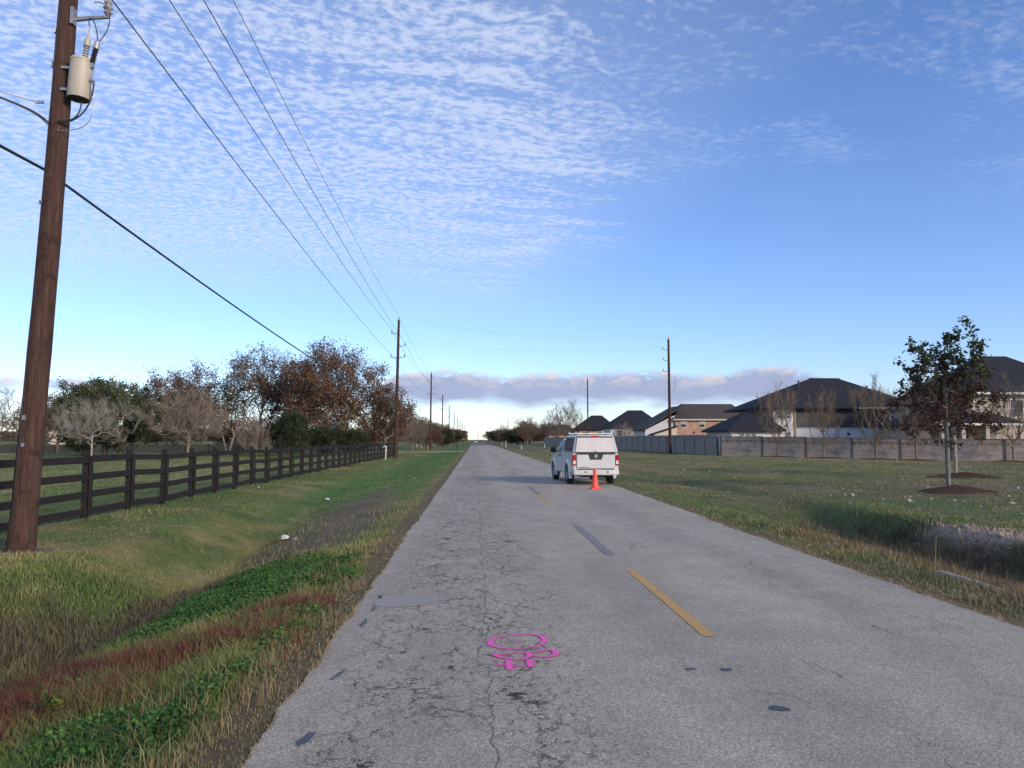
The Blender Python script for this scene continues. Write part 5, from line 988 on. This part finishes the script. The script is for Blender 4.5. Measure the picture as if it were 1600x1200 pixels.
def plain_house(label, x0, x1, y0, dep, ze, zr, wm, rm, wins):
    h = House(label, ((x0 + x1) / 2, y0, 0)); h.wall(x0, x1, y0, y0 + dep, -.3, ze - .08, wm); w = x1 - x0; h.put(hip(x0 - .6, x1 + .6, y0 - .6, y0 + dep + .6, ze, zr, x0 + w * .42, x1 - w * .3, y0 + dep / 2), 'roof', rm)
    for x, z in wins: h.window(x, y0, z, 1.1, 1.2)
    return h
plain_house('dark-roofed house left of the pink brick house', 32.0, 44.5, 181, 12, 4.6, 8.9, M_STUC, M_ROOF, [(34, 3.4), (38, 3.4)])
plain_house('dark-roofed house rising just behind the truck', 27.2, 37.5, 203, 11, 4.4, 8.3, M_BRH, M_ROOF, [(29, 3.2), (33, 3.2), (36, 3.2)])
plain_house('low dark-roofed brick house seen through the wispy bare tree', 25.0, 35.0, 262, 11, 3.6, 7.0, M_BRH, M_ROOF2, [(28, 2.4), (32, 2.4)])
plain_house('cream house glimpsed behind the nearest pole and evergreen', -86, -75, 152, 10, 4.6, 7.6, M_CREAM, M_ROOF2, [(-83, 3.2), (-79, 3.2)])
place_tree('oak_tree', 'brown tree in front of the cream house at the far left', 'tree', (-66, 122), oak4, GR, GR, LT, .7, (1.2, 1.2, .95))
place_tree('bare_tree', 'pale bare tree hiding the cream house at the far left', 'tree', (-59, 112), bare4, (0.24, 0.19, 0.15), (0.22, 0.18, 0.14), LT, 1.7, (1.1, 1.1, .85))
place_tree('thicket', 'low brown thicket along the field fence at the far left', 'bush', (-56, 124), oak4, GR, GR, LT, 2.7, (1.1, 1.1, .42))

# ------------------------------------------------------------------ paths, field fence and small roadside things
M_PATH = simple('pale_gravel', (0.34, 0.29, 0.23), (0.26, 0.22, 0.18), 14, .95, bump=.4); M_SLAB = simple('driveway_concrete', (0.42, 0.39, 0.35), (0.34, 0.32, 0.29), 4, .9)
def ribbon(name, pts, w, z, mat):
    V = []; n = len(pts)
    for i, p in enumerate(pts):
        a, b = pts[max(i - 1, 0)], pts[min(i + 1, n - 1)]; t = Vector((b[0] - a[0], b[1] - a[1])).normalized(); nn = Vector((-t.y, t.x)) * w / 2
        for s in (1, -1): x, y = p[0] + nn.x * s, p[1] + nn.y * s; V.append((x, y, max(gz(x, y), gz(*p)) + z))
    V2 = [(x, y, zz - .25) for x, y, zz in V]; k = len(V); F = [(2 * i, 2 * i + 1, 2 * i + 3, 2 * i + 2) for i in range(n - 1)] + [(2 * i, 2 * i + 2, k + 2 * i + 2, k + 2 * i) for i in range(n - 1)] + [(2 * i + 3, 2 * i + 1, k + 2 * i + 1, k + 2 * i + 3) for i in range(n - 1)]
    me = bpy.data.meshes.new(name); me.from_pydata(V + V2, [], F); me.update(); return tag(link(name, me, mat), kind='structure')
ribbon('path', [(-110 + 2 * i, 100.5 + .6 * math.sin(i * .3)) for i in range(40)], 1.7, .05, M_PATH)
ribbon('driveway', [(-1.6 - .8 * i, 115.4) for i in range(60)], 3.4, .03, M_SLAB)
def field_fence():
    t = thing('field_fence', 'low dark netting fence across the field behind the path', 'fence', (-110, 112, 0)); pm = MB().box((0, 0, .6), (.09, .09, 1.5)).mesh('post'); pm.materials.append(M_BLKP); nm = MB().box((1.5, 0, .62), (2.9, .02, 1.1)).mesh('net_panel'); nm.materials.append(simple('dark_green_netting', (0.035, 0.045, 0.045), (0.06, 0.055, 0.05), 2, .9))
    for i in range(26): link('post', pm, None, t, (3 * i, .05 * math.sin(i), gz(-110 + 3 * i, 112))); link('net_panel', nm, None, t, (3 * i, 0, gz(-110 + 3 * i, 112)))
field_fence()
def small(name, label, cat, x, y, mb, mat, smooth=True, group=None):
    o = mb.obj(name, mat, None, smooth); o.location = (x, y, gz(x, y)); return tag(o, label, cat, group)
M_PVC = simple('white_pvc', (0.72, 0.71, 0.68), None, 5, .5)
small('vent_pipe', 'white hooked vent pipe at the fence beside the second utility pole', 'pipe', -8.45, 73.1, MB().tube([(0, 0, -.1), (.05, 0, .9), (.06, 0, 1.15), (0, 0, 1.27), (-.14, 0, 1.27), (-.19, 0, 1.15)], .05, 8), M_PVC)
t = thing('mailbox', 'black mailbox on a post beside the driveway', 'mailbox', (-2.7, 108.3, gz(-2.7, 108.3))); MB().box((0, 0, .55), (.10, .10, 1.3)).obj('post', M_BLKP, t); MB().prism([(-.13, 1.1), (.13, 1.1), (.13, 1.28), (.08, 1.38), (0, 1.41), (-.08, 1.38), (-.13, 1.28)], -.28, .28, 'y').obj('box', M_BLKP, t, False, .01, 1)
for (x, y, hh, lb) in [(6.7, 170, 1.5, 'taller white marker post on the far right verge'), (8.7, 146, .75, 'short white marker post nearest on the far right verge'), (14.8, 165, .8, 'short white marker post farther out on the right lawn'), (8.6, 250, .9, 'small white marker post far down the right verge')]: small('marker_post', lb, 'marker post', x, y, MB().tube([(0, 0, -.1), (0, 0, hh)], [.06, .055], 8).tube([(0, 0, hh - .12), (0, 0, hh + .02)], .075, 8), M_PVC, True, 'white marker posts on the right verge')
small('reed_stem', 'single thin dry stem standing on the right verge', 'reed', 6.05, 10.0, MB().tube([(0, 0, -.05), (.01, 0, .25), (.03, 0, .5)], [.006, .005, .003], 5), simple('dry_stem', (.34, .24, .14), None, 9, .9))
def crumple(name, label, cat, x, y, r, mat, seed, flatn=.5, group=None):
    bm = bmesh.new(); bmesh.ops.create_icosphere(bm, subdivisions=2, radius=r); g = random.Random(seed)
    for v in bm.verts: v.co *= g.uniform(.55, 1.25); v.co.z *= flatn
    me = bpy.data.meshes.new(name); bm.to_mesh(me); bm.free(); o = link(name, me, mat, None, (x, y, gz(x, y) + r * flatn * .6 + .04)); return tag(o, label, cat, group)
M_LIT = simple('white_litter', (.66, .65, .62), None, 9, .6)
crumple('litter', 'crumpled white litter in the left ditch', 'litter', -4.4, 18.2, .10, M_LIT, 1); crumple('litter', 'small white scrap on the grass farther along the left swale', 'litter', -5.2, 27.5, .09, M_LIT, 2); crumple('litter', 'white plastic scrap at the right edge ditch', 'litter', 9.35, 12.3, .12, M_LIT, 3)
def rubble():
    g = random.Random(6); M_RK = simple('pale_limestone', (.34, .28, .235), (.20, .16, .13), 9, .95, bump=.5); x0, y0 = 9.5, 13.7; t = thing('rubble_heap', 'heap of pale broken rubble on the right ditch bank', 'rubble', (x0, y0, gz(x0, y0)))
    for i in range(80):
        x, y = g.gauss(0, .34), g.gauss(0, .85); x, y = x - y * .14, y; r = g.uniform(.015, .055) * (1.6 if i < 7 else 1); bm = bmesh.new(); bmesh.ops.create_icosphere(bm, subdivisions=1, radius=r)
        for v in bm.verts: v.co *= g.uniform(.7, 1.2)
        me = bpy.data.meshes.new('rock'); bm.to_mesh(me); bm.free(); o = link('rock', me, M_RK, t, (x, y, gz(x0 + x, y0 + y) - t.location.z + r * .25)); o.scale = (1.25, 1, .7); o.rotation_euler = (0, 0, g.uniform(0, 6))
rubble()
def slab_piece():
    x, y = 5.95, 9.2; P = [(-.07, -.5), (.02, -.55), (.06, -.1), (.03, .4), (-.05, .5), (-.04, .1)]
    o = MB().prism(P, -.05, .05, 'z').obj('concrete_slab', simple('old_concrete', (.40, .37, .34), (.30, .28, .26), 6, .9, bump=.3), None, False, .015, 1); o.location = (x, y, gz(x, y) + .03); o.rotation_euler = (R(3), R(-4), R(8)); tag(o, 'narrow pale concrete slab edge sunk in the right verge', 'concrete')
slab_piece()
def weed(label, x, y, hh, n, seed):
    g = np.random.default_rng(seed); z = gz(x, y); t = thing('weed_plant', label, 'plant', (x, y, z)); st = MB(); P = []
    for i in range(n):
        a = g.uniform(0, 6.28); l = hh * g.uniform(.55, 1.0); e = np.array((math.cos(a) * l * .55, math.sin(a) * l * .55, l)); st.tube([(0, 0, -.02), tuple(e * .5 + np.array((0, 0, l * .12))), tuple(e)], [.005, .004, .002], 5)
        for k in range(16): s = g.uniform(.35, 1.05); P.append(e * s + g.normal(0, .022, 3))
    st.obj('stem', simple('weed_stem', (.10, .09, .04), None, 9, .8), t); P = np.array(P); m = len(P); N = g.normal(0, .6, (m, 3)); N[:, 2] = 1; C = lerp(np.array((.055, .085, .018)), np.array((.15, .17, .04)), g.uniform(0, 1, (m, 1)))
    link('leaves', leaf_quads('leaves', P, g.uniform(.03, .06, m), N, C, g, .5), M_FOL, t)
weed('yellow-green leafy weed in the red weeds at lower left', -3.0, 5.9, .30, 9, 1); weed('upright yellow-green weed at the top of the clover patch', -3.1, 12.9, .36, 7, 2); weed('thin leafy stem poking out of the red weed band', -2.4, 7.0, .30, 3, 3)
def far_car(label, x, y, mat, rz):
    t = thing('car', label, 'car', (x, y, .012), rz, 'vehicles far down the road'); MB().prism([(-2.1, .35), (2.1, .35), (2.15, .75), (1.2, .92), (-1.6, .98), (-2.15, .85)], -.88, .88, 'x').obj('body', mat, t, False, .06, 2); MB().hexa([(-.8, -1.6, .93), (.8, -1.6, .93), (.8, 1.15, .9), (-.8, 1.15, .9), (-.62, -1.1, 1.45), (.62, -1.1, 1.45), (.62, .4, 1.45), (-.62, .4, 1.45)]).obj('cabin', M_GLASS, t, False, .05, 2)
    for sx in (-.8, .8):
        for sy in (-1.3, 1.3): MB().lathe([(.32, -.1), (.32, .1)], 14, Matrix.Translation((sx, sy, .32)) @ Matrix.Rotation(math.pi / 2, 4, 'Y')).obj('wheel', M_TYRE, t)
        MB().box((sx * .75, 2.13, .68), (.3, .06, .14)).obj('headlight', M_LAMPW, t)
far_car('tiny white car far away on the left side of the road', .2, 430, M_WHT, math.pi); far_car('tiny dark car at the far end of the road', 3.4, 560, M_BLKP, 0)
